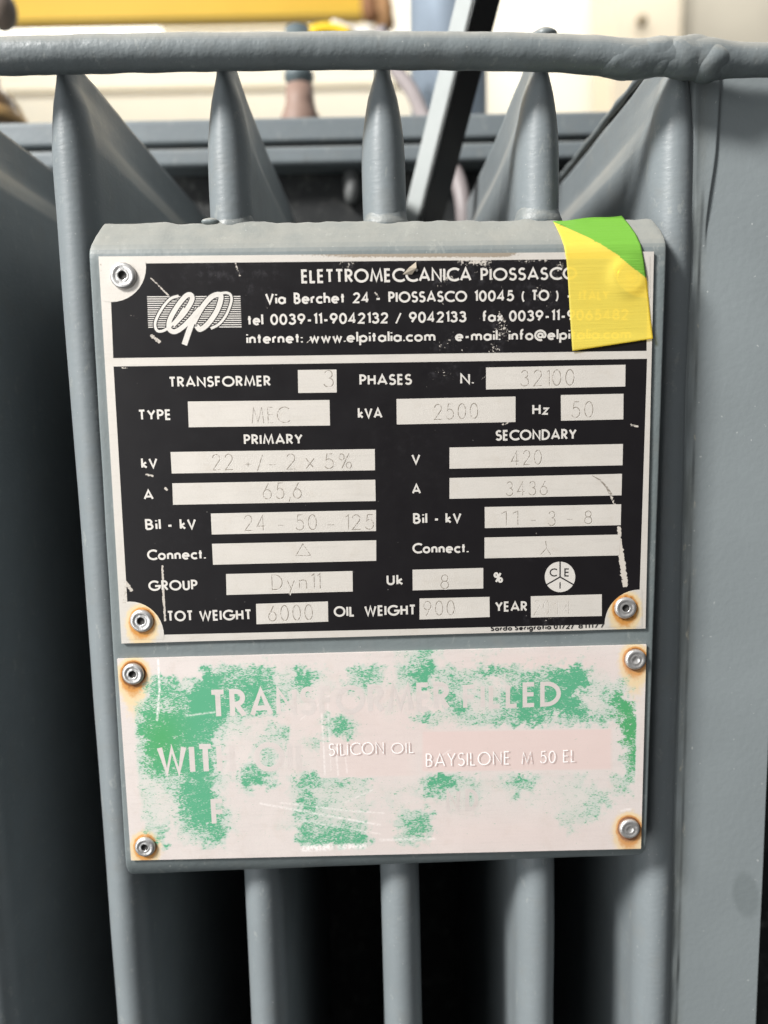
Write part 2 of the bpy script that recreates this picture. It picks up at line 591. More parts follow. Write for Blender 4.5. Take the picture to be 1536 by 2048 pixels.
class Strokes:
    """collects flat polylines with a width on a plane y = const; every stroke a hair in front of the one before"""
    def __init__(s, Y):
        s.Y, s.V, s.F, s.k = Y, [], [], 0

    def add(s, pts, wd):
        P = [np.array(p, float) for p in pts]
        P = [p for i, p in enumerate(P) if i == 0 or np.hypot(*(p - P[i - 1])) > 1e-7]
        if len(P) < 2:
            return
        y = s.Y - s.k * 1.5e-6
        s.k = (s.k + 1) % 14
        closed = np.hypot(*(P[0] - P[-1])) < 1e-6
        n = len(P)
        b = len(s.V)
        for i in range(n):
            if closed:
                a_, c_ = P[i - 1] if i else P[-2], P[i + 1] if i < n - 1 else P[1]
            else:
                a_, c_ = P[max(i - 1, 0)], P[min(i + 1, n - 1)]
            d0, d1 = P[i] - a_, c_ - P[i]
            if np.hypot(*d0) < 1e-9: d0 = d1
            if np.hypot(*d1) < 1e-9: d1 = d0
            d0, d1 = d0 / np.hypot(*d0), d1 / np.hypot(*d1)
            n0 = np.array([-d0[1], d0[0]])
            n1 = np.array([-d1[1], d1[0]])
            mm = n0 + n1
            L = np.hypot(*mm)
            mm = n0 if L < 1e-6 else mm / L
            ml = min(1 / max(abs(mm @ n0), .25), 1.9)
            ww = wd[i] if hasattr(wd, '__len__') else wd
            for sg in (1, -1):
                q = P[i] + mm * ml * ww / 2 * sg
                s.V.append((q[0], y - i * 3e-7, q[1]))
        for i in range(n - 1):
            j = b + 2 * i
            s.F.append((j, j + 1, j + 3, j + 2))

    def text(s, st, o, ex, ez, wt, gap=.2, space=.34, scale_to=None):
        """o: baseline start (x, z); the string is fitted to width scale_to; wt: stroke weight in cap heights"""
        h = wt / 2
        glyphs, x = [], 0
        for ch in st:
            if ch == ' ':
                x += space
                continue
            wd, pl = TRI if ch == '^' else G[ch]
            glyphs.append((x + h, pl))
            x += wd + 2 * h + gap * (.55 if ch in 'il.:,1' else 1) * .6
        total = x - gap * .6 * (.55 if st[-1] in 'il.:,1' else 1)
        k = scale_to / total
        for (gx, pl) in glyphs:
            for p in pl:
                q = []
                for (a, b) in p:
                    zz = h + b * (1 - 2 * h) if b >= 0 else b + h
                    q.append(o + ex * ((gx + a) * k) + ez * zz)
                s.add(q, wt * np.hypot(*ez))

    def build(s, name, mat, parent):
        return mesh(name, s.V, s.F, mat, parent, smooth=False)


def pl2(u, v):
    p = at(u, v, 0.0)
    return np.array([p[0], p[2]])


def put(S, st, x0, y0, x1, y1, cap, wt, gap=.2, space=.34):
    o, e1 = pl2(x0, y0), pl2(x1, y1)
    t = pl2((x0 + x1) / 2, (y0 + y1) / 2 - cap)
    c = pl2((x0 + x1) / 2, (y0 + y1) / 2)
    L = np.hypot(*(e1 - o))
    ex = (e1 - o) / L
    ez = np.array([0.0, 1.0]) * abs(t[1] - c[1])
    S.text(st, o, ex, ez, wt, gap, space, L)


def pxs(pts):
    return [pl2(*p) for p in pts]


def flat(name, quad, Y, mat, parent):
    q = [at(u, v, Y) for (u, v) in quad]
    return mesh(name, [q[3], q[2], q[1], q[0]], [(0, 1, 2, 3)], mat, parent, smooth=False)


# ------------------------------------------------------------------ the hall behind
cream = plain('cream_wall_plaster', lin(235, 231, 218), 0.8, 0, 0.10, 3)
beige = plain('weathered_wall_plaster', lin(196, 190, 176), 0.85, 0, 0.35, 2.2)
pillar_m = plain('cream_pillar_paint', lin(226, 214, 192), 0.7, 0, 0.15, 4)
yellow_m = plain('yellow_crane_paint', lin(250, 205, 72), 0.5, 0, 0.15, 3)


def wall_panel(name, u0, u1, Y, z0, z1, thick, mat, label, cat):
    a, b = at(u0, 100, Y)[0], at(u1, 100, Y)[0]
    o = box(name, (a, Y, z0), (b, Y + thick, z1), mat, None, 0.004)
    return tag(o, label, cat)


wall_panel('back_wall', -700, 1235, 4.0, -1.5, 4.2, 0.2, cream, 'bright cream hall wall far behind the transformer', 'wall')
wall_panel('wall_pillar', 1226, 1362, 3.6, -1.5, 4.2, 0.35, pillar_m, 'pale cream pillar with a dark spot, right of the bright wall', 'pillar')
po = bpy.data.objects['wall_pillar']
sp = at(1283, 42, 3.596)
lathe('wall_socket', [(0.001, 0.0), (0.022, 0.0), (0.022, 0.02), (0.016, 0.03), (0.001, 0.03)], (sp[0], 3.6, sp[2]), plain('brown_fitting', lin(120, 104, 76)), po, 14, 'y')
wall_panel('weathered_wall', 1364, 2300, 3.8, -1.5, 4.2, 0.2, beige, 'grey beige weathered wall at the upper right behind the rail', 'wall')

tr_m = plain('beige_trunking', lin(222, 214, 194), .7)
for (u0, u1, v0, v1, lb) in ((-300, 966, 168, 184, 'thin beige trunking along the bright wall just below the rail'), (318, 716, 36, 66, 'wide beige duct on the wall under the right half of the yellow beam')):
    p0, p1 = at(u0, v1, 3.985), at(u1, v0, 3.985)
    tag(box('wall_trunking', (p0[0], 3.985, p0[2]), (p1[0], 4.0, p1[2]), tr_m, None, .006), lb, 'trunking')
# crane beam: an I-section with a lower flange
cb = thing('crane_beam', at(330, 20, 2.6), 'yellow overhead crane beam across the upper left', 'crane beam')
x0, x1 = at(-500, 20, 2.6)[0], at(728, 20, 2.6)[0]
zb = at(360, 48, 2.6)[2]
box('lower_flange', (x0, 2.56, zb), (x1, 2.63, zb + 0.03), yellow_m, cb, 0.004)
box('web', (x0, 2.58, zb + 0.03), (x1, 2.60, zb + 0.5), yellow_m, cb)
box('upper_flange', (x0, 2.5, zb + 0.5), (x1, 2.8, zb + 0.53), yellow_m, cb, 0.004)
lamp_body = plain('lamp_housing', lin(225, 225, 220), 0.5)
em = bpy.data.materials.new('lamp_glow')
em.use_nodes = True
em.node_tree.nodes['Principled BSDF'].inputs['Emission Color'].default_value = (1, 0.96, 0.82, 1)
em.node_tree.nodes['Principled BSDF'].inputs['Emission Strength'].default_value = 2.6
for (a, b, t, bt, lb) in ((-60, 74, 46, 76, 'leftmost glowing strip lamp under the yellow beam, cut by the photo edge'),
                      (79, 118, 46, 74, 'shortest glowing strip lamp, second from the left under the yellow beam'),
                      (122, 163, 44, 73, 'middle glowing strip lamp of five under the yellow beam'),
                      (168, 231, 41, 71, 'fourth glowing strip lamp from the left under the yellow beam'),
                      (235, 318, 37, 69, 'rightmost and longest glowing strip lamp under the yellow beam')):
    p0, p1 = at(a, bt, 3.93), at(b, t, 3.93)
    L = thing('strip_lamp', ((p0[0] + p1[0]) / 2, 3.93, p0[2]), lb, 'lamp', 'glowing strip lamps under the crane beam')
    box('diffuser', (p0[0], 3.93, p0[2]), (p1[0], 3.97, p1[2]), em, L, 0.02, 3)
    box('housing', (p0[0], 3.972, p0[2]), (p1[0], 4.0, p1[2]), lamp_body, L)

# ------------------------------------------------------------------ the transformer
NOSE = 0.012
BACK = 0.255
tr = thing('transformer', (0.0, 0.12, -0.70), 'grey painted oil transformer with upright cooling fins under a round rail', 'transformer')
box('tank_wall', (-0.42, BACK, -0.70), (0.42, BACK + 0.02, 0.20), paint_tank_shaded, tr)

# cover flange: two plates with a gasket groove
fz = [at(500, v, 0.235)[2] for v in (330, 293, 286, 237)]
box('tank_flange', (-0.70, 0.235, fz[0]), (0.45, 0.60, fz[1]), paint_flange, tr, 0.0025, 3)
box('gasket', (-0.70, 0.239, fz[1]), (0.45, 0.60, fz[2]), plain('dark_gasket', lin(52, 54, 55), 0.8), tr)
box('tank_cover', (-0.70, 0.2335, fz[2]), (0.45, 0.60, fz[3]), paint_flange, tr, 0.002, 3)

ZT = 0.1462
zk = [-0.70, .085, .100, .110, .116, .122, .127, .131, .1345, .1375, .140, ZT]
hk = [.0083, .0083, .0083, .0081, .0075, .0052, .0030, .0023, .0021, .0019, .0018, .0017]      # along the flank: wide flat seam
hn = [.0083, .0083, .0083, .0082, .0079, .0072, .0064, .0056, .0045, .0035, .0031, .0029]      # at the nose


def fin(cx, wob_seed=0.0):
    zs = np.concatenate([np.linspace(-0.70, .08, 80), np.linspace(.083, ZT, 46)])
    prof = []
    V, Fc = [], []
    na = 14
    ys = np.linspace(BACK, NOSE + 0.0127, 26)
    for z in zs:
        h, hd = float(np.interp(z, zk, hn)), float(np.interp(z, zk, hk))
        hs = [hd + (h - hd) * (1 - min(1, max(0, (y - NOSE - .008) / .10))) ** 2.2 for y in ys]
        w_ = 0.00035 * mnoise.noise(Vector((wob_seed, z * 14, 0)))
        ring_ = []
        ny = NOSE + 0.0008 * mnoise.noise(Vector((wob_seed + 5, z * 22, 1)))
        for y, h_ in zip(ys, hs):
            ring_.append((cx - h_ + w_ + 0.0004 * mnoise.noise(Vector((y * 18, z * 12, wob_seed))), y))
        L = .0105
        for i in range(na + 1):
            a = math.pi - math.pi * i / na
            ring_.append((cx + w_ + h * math.cos(a) * (1 if True else 0), ny + L - L * math.sin(a)))
        for y, h_ in zip(ys[::-1], hs[::-1]):
            ring_.append((cx + h_ + w_ + 0.0004 * mnoise.noise(Vector((y * 18, z * 12, wob_seed + 9))), y))
        prof.append(ring_)
    n = len(prof[0])
    for z, r in zip(zs, prof):
        for (x, y) in r:
            lift = 0.0
            if z > ZT - 1e-6:      # uneven seam edge
                lift = 0.0007 * mnoise.noise(Vector((x * 30, y * 60, wob_seed)))
            V.append((x, y, z + lift))
    for i in range(len(zs) - 1):
        for k in range(n - 1):
            a = i * n + k
            Fc.append((a, a + 1, a + 1 + n, a + n))
    t = (len(zs) - 1) * n
    Fc.append(tuple(range(t, t + n)))
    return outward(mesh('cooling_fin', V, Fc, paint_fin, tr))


FX = [-0.1715, -0.1128, -0.0545, 0.0040, 0.0623, 0.1135]
for i, x in enumerate(FX):
    f_ = fin(x, i * 3.7)
    if i < 5:
        blob('weld_bead', (x + 0.001, NOSE + .003, ZT + .0032), (.0050, .0045, .0022), paint_bar, f_, .25, 200, i)
for x, r in ((-0.0545, (.0075, .004, .0035)), (0.004, (.0065, .004, .0020)), (0.0623, (.0075, .004, .0032))):
    zt = at(700, 441, .0115)[2]

# ragged double seam of the fin next to the flat panel
sv = []
for i in range(60):
    y = NOSE + .012 + i / 59 * .225
    sv.append((0.1122, y, ZT + .0042 + .0007 * mnoise.noise(Vector((i * .23, 3, 0)))))
tube('seam_weld', sv, [0.0017 + .0006 * mnoise.noise(Vector((i * .3, 8, 0))) for i in range(60)], paint_bar, tr, 10, True, .0004, 160)
box('gap_shade_strip', (0.1128, NOSE + .014, ZT - .001), (0.1142, BACK - .01, ZT + .0042), plain('painted_gap_shade', lin(26, 27, 28), .8), tr)  # dark strip painting the shade in the gap under the seam weld

# round rail across the fin tips
ctr = [(-260, 113), (-100, 113), (0, 112.5), (200, 108), (400, 104.5), (600, 102), (760, 101.5), (950, 103), (1100, 106), (1200, 111), (1240, 118), (1275, 120), (1310, 114), (1350, 114), (1390, 118), (1425, 121), (1460, 120), (1536, 121), (1650, 123), (1850, 128)]
rr = [37, 37, 37, 37, 36.5, 36, 36, 36, 36, 37, 39, 40, 37, 38, 42, 41, 34, 32.5, 32, 32]
us = np.linspace(-260, 1850, 420)
cvy = np.interp(us, [c[0] for c in ctr], [c[1] for c in ctr])
crr = np.interp(us, [c[0] for c in ctr], rr)
k5 = np.ones(9) / 9
cvy = np.convolve(np.pad(cvy, 4, 'edge'), k5, 'valid')
crr = np.convolve(np.pad(crr, 4, 'edge'), k5, 'valid')
RY_ = 0.0055
bp = [at(u, v, RY_) for u, v in zip(us, cvy)]
br = [r * 0.000165 for r in crr]
rail = tube('round_rail', bp, br, paint_bar, tr, 40, True, .0003, 110)
for (u, v, r, s) in ((1256, 121, (.0150, .0066, .0060), 1), (1372, 117, (.0150, .0070, .0069), 2), (1418, 125, (.0078, .0073, .0066), 3), (1315, 114, (.0140, .0065, .0063), 5)):
    blob('weld_bead', at(u, v, RY_), r, paint_bar, rail, .13, 170, s)

# flat panel on the right
def sstep(a, b, x):
    t = min(1, max(0, (x - a) / (b - a)))
    return t * t * (3 - 2 * t)


def tongue(x, z):
    """flat lug welded over the joint, from the rail down to a rounded end, and the lumpy caulked joint below it"""
    half = .0040 + .0028 * sstep(.080, .110, z)
    d = abs(x - .1225 - .0012 * sstep(.09, .13, z)) / half
    lug = .0013 * sstep(1.0, .72, d) * sstep(.070, .092, z)
    rip = .0007 * sstep(1.0, .2, abs(x - .1222) / .0024) * (.6 + mnoise.noise(Vector((z * 55, 2, x * 90))))
    lug *= sstep(.1180, .1212, x)
    rip *= sstep(.1195, .1215, x)
    return lug + max(0, rip) * (1 - sstep(.085, .1, z))


fp_x0, fp_x1 = 0.1178, at(1527, 1700, 0.017)[0]
gx, gz = 120, 420
xs = np.linspace(fp_x0, fp_x1, gx)
zs = np.linspace(-0.42, 0.139, gz)
V = np.zeros((gz, gx, 3))
V[..., 0] = xs[None, :]
V[..., 2] = zs[:, None]
for j in range(gz):
    for i in range(gx):
        V[j, i, 1] = 0.017 + 0.0005 * mnoise.noise(Vector((xs[i] * 25, zs[j] * 18, 3))) - 0.0012 * math.exp(-max(0, xs[i] - .1198) / .0015) - tongue(xs[i], zs[j])
Fc = [(j * gx + i, j * gx + i + 1, (j + 1) * gx + i + 1, (j + 1) * gx + i) for j in range(gz - 1) for i in range(gx - 1)]
pm = Mat('grey_panel_paint', GREY, 0.45, 0, 0.45)
pm.mix(pm.math('MULTIPLY', pm.ramp(pm.noise(22, 4), 0.4, 0.7), 0.28), tuple(c * 1.25 for c in GREY[:3]) + (1,))
pm.mix(pm.math('MULTIPLY', pm.attr('stain'), 0.30), lin(84, 92, 92))
pm.mix(pm.math('MULTIPLY', pm.ramp(pm.noise(420, 2), 0.735, 0.76), 0.6), lin(190, 194, 192))
pm.mix(pm.math('MULTIPLY', pm.math('MULTIPLY', pm.attr('scuff'), pm.ramp(pm.noise(90, 5, 0.7, (1, 1, .35)), 0.28, 0.66)), 0.5), lin(108, 111, 106))
pm.mix(pm.math('MULTIPLY', pm.math('MULTIPLY', pm.attr('scuff'), pm.ramp(pm.noise(260, 5, 0.75, (1, 1, .25)), 0.60, 0.68)), 0.75), lin(176, 172, 158))
pm.bump(pm.noise(380, 4), 0.12, 0.001)
panel = mesh('flat_panel', V.reshape(-1, 3), Fc, pm.m, tr)
pc = at(1492, 1790, .017)
dx = (V[..., 0] - pc[0]) / .0052
dz = (V[..., 2] - pc[2]) / .0098
lf = np.clip(1.25 - np.hypot(dx + .25 * dz, dz), 0, .35) / .35
attr(panel, 'stain', lf)
attr(panel, 'scuff', np.clip(1.15 - np.abs(V[..., 0] - .1225) / .0042, 0, 1))
so = panel.modifiers.new('thickness', 'SOLIDIFY')
so.thickness = 0.003
so.offset = -1
bevel(panel, .0006, 2, 50)
# ------------------------------------------------------------------ mounting bracket under the plates
rows = [(208, 446, 1303, 437, .0122), (203, 452, 1309, 443, .0106), (190, 472, 1323, 460, .0064), (181, 490, 1331, 477, .0032), (178, 500, 1333, 486, .0019), (177.5, 508, 1333.5, 494, .0013),
        (178, 520, 1333.5, 505, .0012)]
for t in np.linspace(0.03, 1, 34):
    rows.append((178 + (250 - 178) * t, 520 + (1719 - 520) * t, 1333.5 + (1293.5 - 1333.5) * t, 505 + (1684 - 505) * t, .0012))
rows += [(250.5, 1727, 1293, 1691, .0014), (252, 1736, 1291.5, 1699, .0021), (256, 1744, 1287, 1706, .0034), (262, 1749, 1281, 1710, .0050)]
nx = 90
V = []
for ri, (a, b, c, d, Y) in enumerate(rows):
    p, q = at(a, b, Y), at(c, d, Y)
    for i in range(nx):
        t = i / (nx - 1)
        w_ = p * (1 - t) + q * t
        k = max(0, 1 - ri / 3.0)
        w_ = w_ + np.array([0, .0003 * mnoise.noise(Vector((t * 9, ri * .3, 5))), k * (.0009 * mnoise.noise(Vector((t * 16, 2, 0))) + .0006 * mnoise.noise(Vector((t * 40, 7, 0))))])
        V.append(w_)
last = np.array(V[-nx:]) + np.array([0, .008, .0006])
V += list(last)
ny = len(rows) + 1
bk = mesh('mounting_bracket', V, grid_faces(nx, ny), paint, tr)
so = bk.modifiers.new('thickness', 'SOLIDIFY')
so.thickness = .0028
so.offset = -1
bevel(bk, .0008, 3, 40)
zt = at(700, 440, .0122)[2]
for x, sd in ((FX[2], 1), (FX[3], 2), (FX[4], 4)):
    o = lathe('weld_fillet', [(.0080, -.004), (.0096, -.0014), (.0090, .0002), (.0085, .0014), (.0079, .0034), (.0070, .0060)], (x, NOSE + .0083, zt), paint_bar, bk, 36)
    for vx in o.data.vertices:
        q = vx.co.copy()
        k = mnoise.noise(Vector((q.x * 260, sd * 5, q.z * 200)))
        vx.co.z += .0007 * mnoise.noise(Vector((q.x * 330, sd, q.y * 200))) * (1 if q.z > zt + .0002 - origin(bk).z else .4)
        vx.co.x += .0005 * k
blob('weld_bead', (-.0612, .0118, zt + .0003), (.0032, .0018, .0013), paint, bk, .3, 220, 3)

# ------------------------------------------------------------------ things on and behind the cover
ci = at(20, 250, .33)
ins_m = plain('brown_porcelain', lin(104, 78, 44), 0.3, 0, 0.4, 30)
bu = thing('bushing', at(-5, 250, .33), 'brown domed porcelain bushing at the left edge behind the rail', 'bushing')
bc = at(-24, 252, .33)
lathe('insulator', [(.001, -.004), (.0275, -.004), (.0300, -.0005), (.0300, .0025), (.0268, .0085), (.0262, .0095), (.0240, .0150), (.0190, .0215), (.0120, .0262), (.0105, .030), (.0105, .060), (.001, .060)], bc, [ins_m, plain('tan_porcelain_rim', lin(186, 150, 98), .3)], bu, 40, fm=[0, 0, 1, 1, 0, 0, 0, 0, 0, 0, 0])
lathe('collar', [(.001, -.018), (.026, -.018), (.026, -.0042), (.001, -.0042)], bc, plain('bushing_collar', lin(150, 132, 118), .6), bu, 30)
st = at(601, 240, .33)
vt = thing('valve_stub', st, 'short grey pipe stub on a brown flared base behind the rail', 'valve')
lathe('base', [(.001, -.018), (.0155, -.018), (.0152, .001), (.0125, .006), (.011, .012), (.0105, .024), (.001, .024)], st, plain('brown_valve_base', lin(140, 116, 104), .6), vt, 24)
lathe('pipe', [(.001, .0242), (.0095, .0242), (.0095, .028), (.0112, .029), (.0112, .033), (.0092, .034), (.0092, .065), (.001, .065)], st, plain('grey_pipe_paint', lin(92, 104, 108), .5), vt, 24)
bo = at(226, 252, .31)
tag(lathe('bolt', [(.001, -.016), (.0045, -.016), (.0045, .004), (.004, .006), (.001, .006)], bo, plain('tan_bolt', lin(150, 138, 104), .5), None, 6, loc=bo), 'small tan bolt standing on the cover edge beside the first fin', 'bolt')
kn = at(2, 22, .35)
tag(blob('knob', kn, (.012, .012, .0145), plain('grey_brown_knob', lin(116, 104, 94), .5), None, .05, 40), 'dark round knob in the upper left corner before the yellow beam', 'knob')

pp = at(898, 245, .42)
sp_ = thing('steel_post', (pp[0], .42, fz[3]), 'blue grey upright post behind the leaning angle bar', 'post')
lathe('shaft', [(.001, 0), (.033, 0), (.033, .7), (.001, .7)], (pp[0], .42, fz[3] - .002), plain('blue_grey_post', lin(170, 184, 200), .35, .2), sp_, 32)
lathe('collar', [(.001, .0), (.042, .0), (.042, .012), (.034, .016), (.001, .016)], (pp[0], .42, fz[3] - .0015), plain('grey_post_collar', lin(120, 128, 134), .5), sp_, 32)

# leaning angle bar: two legs meeting at an edge that faces the camera
a0, a1 = at(832, 470, .165), at(972, -90, .130)
d = Vector(a1 - a0).normalized()
side = d.cross(Vector((0, -1, 0))).normalized()          # to the right of the bar as seen
frt = side.cross(d).normalized()
if frt.y > 0:
    frt = -frt
if side.x < 0:
    side = -side
ang = thing('angle_bar', a0, 'leaning steel angle bar, left leg painted pale as lit, right leg black as shaded', 'angle bar')


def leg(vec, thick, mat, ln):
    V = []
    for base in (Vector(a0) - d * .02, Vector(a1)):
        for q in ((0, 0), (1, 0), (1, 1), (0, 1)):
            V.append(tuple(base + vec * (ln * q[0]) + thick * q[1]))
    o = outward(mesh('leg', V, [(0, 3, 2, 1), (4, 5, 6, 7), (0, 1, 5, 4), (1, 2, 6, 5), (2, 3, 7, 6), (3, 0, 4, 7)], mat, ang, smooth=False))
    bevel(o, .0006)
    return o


lv = (-side * .62 - frt * .78).normalized()
rv_ = (side * .80 - frt * .60).normalized()
l1 = leg(lv, rv_ * .003, plain('lit_steel', lin(172, 177, 176), .5, .1, .25, 30), .016)  # lit side of the bar put into the colour
l2 = leg(rv_, lv * .003, plain('shaded_steel', lin(20, 20, 21), .55, .0, .3, 40), .0165)  # shaded side of the bar put into the colour
tag(l1, 'leg painted pale as lit')
tag(l2, 'leg painted black as shaded')

hz = [(760, 60, .36), (790, 135, .35), (825, 185, .33), (852, 245, .30), (885, 300, .27), (912, 350, .24), (926, 405, .23), (930, 470, .23), (930, 560, .235)]
hp = [at(*h) for h in hz]
sm = []
for i in range(len(hp) - 1):
    for t in np.linspace(0, 1, 8, endpoint=False):
        p0, p1, p2, p3 = hp[max(i - 1, 0)], hp[i], hp[i + 1], hp[min(i + 2, len(hp) - 1)]
        sm.append(.5 * (2 * p1 + (p2 - p0) * t + (2 * p0 - 5 * p1 + 4 * p2 - p3) * t * t + (3 * p1 - p0 - 3 * p2 + p3) * t ** 3))
tag(tube('hose', sm, .0055, plain('mauve_grey_rubber', lin(140, 132, 132), .5), None, 16, True, loc=sm[0]), 'grey curved hose passing behind the leaning angle bar', 'hose')

wr = thing('wire_bundle', at(672, 60, .6), 'yellow, green and white wires bunched behind the rail', 'wires')
for k, (c, dv, r) in enumerate((((240, 200, 40), 0, .006), ((66, 120, 70), 9, .005), ((230, 226, 220), -3, .008))):
    pts = [at(618 + 12 * i + k * 22, 66 + dv - 9 * math.sin(i * .5 + k), .6 + .004 * k) for i in range(8)]
    tube('wire', pts, r, plain('%s_wire' % ('yellow', 'green', 'white')[k], lin(*c), .5), wr, 10)
hk_ = at(752, 18, 1.9)
hook = thing('crane_hook', hk_, 'brown rusty hanger at the end of the yellow beam', 'hook')
rust_m = plain('rusty_brown', lin(158, 112, 78), .7)
tube('shank', [at(738, -40, 1.9), at(738, 20, 1.9), at(746, 40, 1.9)], .022, rust_m, hook, 12)
tube('jaw', [at(758, -40, 1.92), at(764, 10, 1.92), at(770, 56, 1.92)], .030, plain('pale_orange_brown', lin(196, 150, 104), .7), hook, 12)

ft = at(704, 372, BACK - .004)
tag(blob('fitting', ft, (.006, .008, .012), plain('grey_fitting', lin(90, 92, 92), .5), tr, .3, 80, 3), 'pale fitting on the dark tank wall')

# ------------------------------------------------------------------ the nameplate
NQ = [(197, 513), (1308, 503), (1291, 1257), (243, 1287)]
npl = thing('nameplate', at(767, 1272, 0.0), 'black printed aluminium data plate with value fields, riveted above the green plate', 'nameplate')


def plate(name, quad, Y, th, mat, parent, nx, ny, rough_top=0):
    px = grid_px(quad, nx, ny)
    W = at_many(px, Y)
    front = W.reshape(-1, 3)
    back = front + np.array([0, th, 0])
    n = nx * ny
    Fc = [tuple(f) for f in grid_faces(nx, ny)]
    ed = [i for i in range(nx)] + [nx * j + nx - 1 for j in range(1, ny)] + [nx * (ny - 1) + i for i in range(nx - 2, -1, -1)] + [nx * j for j in range(ny - 2, 0, -1)]
    bi = {v: n + k for k, v in enumerate(ed)}
    V = list(front) + [back[v] for v in ed]
    for k in range(len(ed)):
        a, b = ed[k], ed[(k + 1) % len(ed)]
        Fc.append((a, b, bi[b], bi[a]))
    Fc.append(tuple(bi[v] for v in ed))
    o = outward(mesh(name, V, Fc, mat, parent, smooth=False))
    P = np.concatenate([px.reshape(-1, 2), px.reshape(-1, 2)[ed]])
    return o, P


def rust_field(P, rivets):
    r = np.zeros(len(P))
    for (u, v, rad, amt) in rivets:
        dx, dy = P[:, 0] - u, P[:, 1] - v
        dd = np.hypot(dx, dy) - rad
        down = np.clip(dy / 30, 0, 1) * np.exp(-(dx / 24) ** 2)
        r = np.maximum(r, amt * np.exp(-np.clip(dd, 0, None) / (7 + 26 * down * amt)))
    return r


NR = [(284, 1241, 23, 1.0), (1250, 1215, 23, 1.0)]
body, P = plate('plate_body', NQ, 0.0, .00125, alu_plate, npl, 220, 150)
attr(body, 'rust', rust_field(P, NR) * .9)
dirt = np.exp(-(P[:, 1] - 508) ** 2 / 130) * np.clip(np.exp(-((P[:, 0] - 790) / 260) ** 2) * 1.0 + .15 + .7 * np.exp(-((P[:, 0] - 960) / 70) ** 2), 0, 1.1)
dirt = np.maximum(dirt, .85 * np.exp(-((P[:, 0] - 210) / 26) ** 2 - ((P[:, 1] - 535) / 28) ** 2))
dirt = np.maximum(dirt, .75 * np.exp(-((P[:, 0] - 250) / 22) ** 2 - ((P[:, 1] - 1190) / 60) ** 2))
attr(body, 'dirt', dirt)

# ink panels
WEAR = [  # polyline, half width, amount
    ([(1205, 962), (1222, 990), (1230, 1012)], 4, .7), ([(1238, 1056), (1241, 1100)], 5, .95), ([(1241, 1100), (1246, 1135), (1250, 1168)], 8, 1.0),
    ([(325, 1133), (327, 1190), (330, 1240)], 3.2, 1.0), ([(302, 556), (318, 572), (336, 590)], 2.4, .85), ([(303, 671), (319, 684)], 5, .85),
    ([(262, 630), (274, 637)], 5, .55), ([(470, 524), (480, 552)], 2.2, .7), ([(292, 949), (305, 952)], 3, .9), ([(331, 977), (334, 979)], 3.5, 1),
    ([(1262, 850), (1275, 853)], 3.5, .8), ([(248, 1160), (262, 1180)], 5, .95), ([(245, 735), (254, 737)], 3, .8), ([(523, 560), (534, 618)], 1.6, .5),
    ([(1000, 735), (960, 760)], 2, .6), ([(833, 700), (842, 740)], 1.4, .5), ([(1030, 540), (990, 590), (958, 640)], 1.5, .45),
    ([(615, 684), (625, 676)], 2, .9), ([(750, 585), (756, 592)], 2.5, .9), ([(890, 612), (878, 600)], 2, .7), ([(1005, 850), (1020, 842)], 3, .6),
    ([(1070, 1060), (1074, 1070)], 2, .6), ([(520, 640), (470, 600), (440, 575)], 1.0, .3), ([(880, 900), (780, 1000)], 1.0, .25)]
BLOB = [(1002, 655, 34, 46, .62), (985, 700, 26, 34, .60), (900, 690, 50, 30, .48), (890, 560, 40, 30, .52), (970, 540, 46, 40, .50), (1110, 540, 40, 50, .52), (1085, 590, 60, 50, .46),
        (890, 745, 40, 22, .50), (985, 745, 26, 26, .55), (700, 527, 40, 12, .58), (950, 521, 70, 14, .80), (1070, 522, 60, 10, .66), (820, 519, 50, 8, .6),
        (440, 545, 80, 30, .36), (520, 565, 40, 50, .34), (1060, 1105, 40, 14, .4), (1100, 1240, 60, 12, .42), (620, 1260, 200, 9, .3), (720, 600, 200, 60, .30), (830, 880, 200, 200, .24), (400, 1000, 180, 200, .22)]


def seg_d(P, a, b):
    a, b = np.array(a, float), np.array(b, float)
    d = b - a
    t = np.clip(((P - a) @ d) / (d @ d), 0, 1)
    return np.hypot(*(P - a - t[:, None] * d).T)


def ink_panel(name, quad, nx, ny):
    px = grid_px(quad, nx, ny)
    P = px.reshape(-1, 2)
    o = mesh(name, at_many(P, -0.00005), grid_faces(nx, ny), ink, npl, smooth=False)
    wv = np.zeros(len(P))
    hz_ = np.zeros(len(P))
    for pl, hw, am in WEAR:
        for a, b in zip(pl[:-1], pl[1:]):
            wv = np.maximum(wv, am * .82 * np.clip(1.6 - seg_d(P, a, b) / (hw * .8), 0, 1))
    for (u, v, ru, rv2, am) in BLOB:
        g = np.exp(-((P[:, 0] - u) / ru) ** 2 - ((P[:, 1] - v) / rv2) ** 2)
        wv = np.maximum(wv, am * g * (.78 if am > .31 else .35))
        hz_ = np.maximum(hz_, g * (1 if am > .31 else .25))
    attr(o, 'wear', wv)
    attr(o, 'haze_wear', hz_)
    return o


header = ink_panel('header_panel', [(219, 527.5), (1294.5, 517), (1293, 701.5), (226.5, 716)], 520, 95)
table = ink_panel('data_panel', [(227, 733), (1294, 717.5), (1277, 1247), (258.5, 1271)], 510, 270)


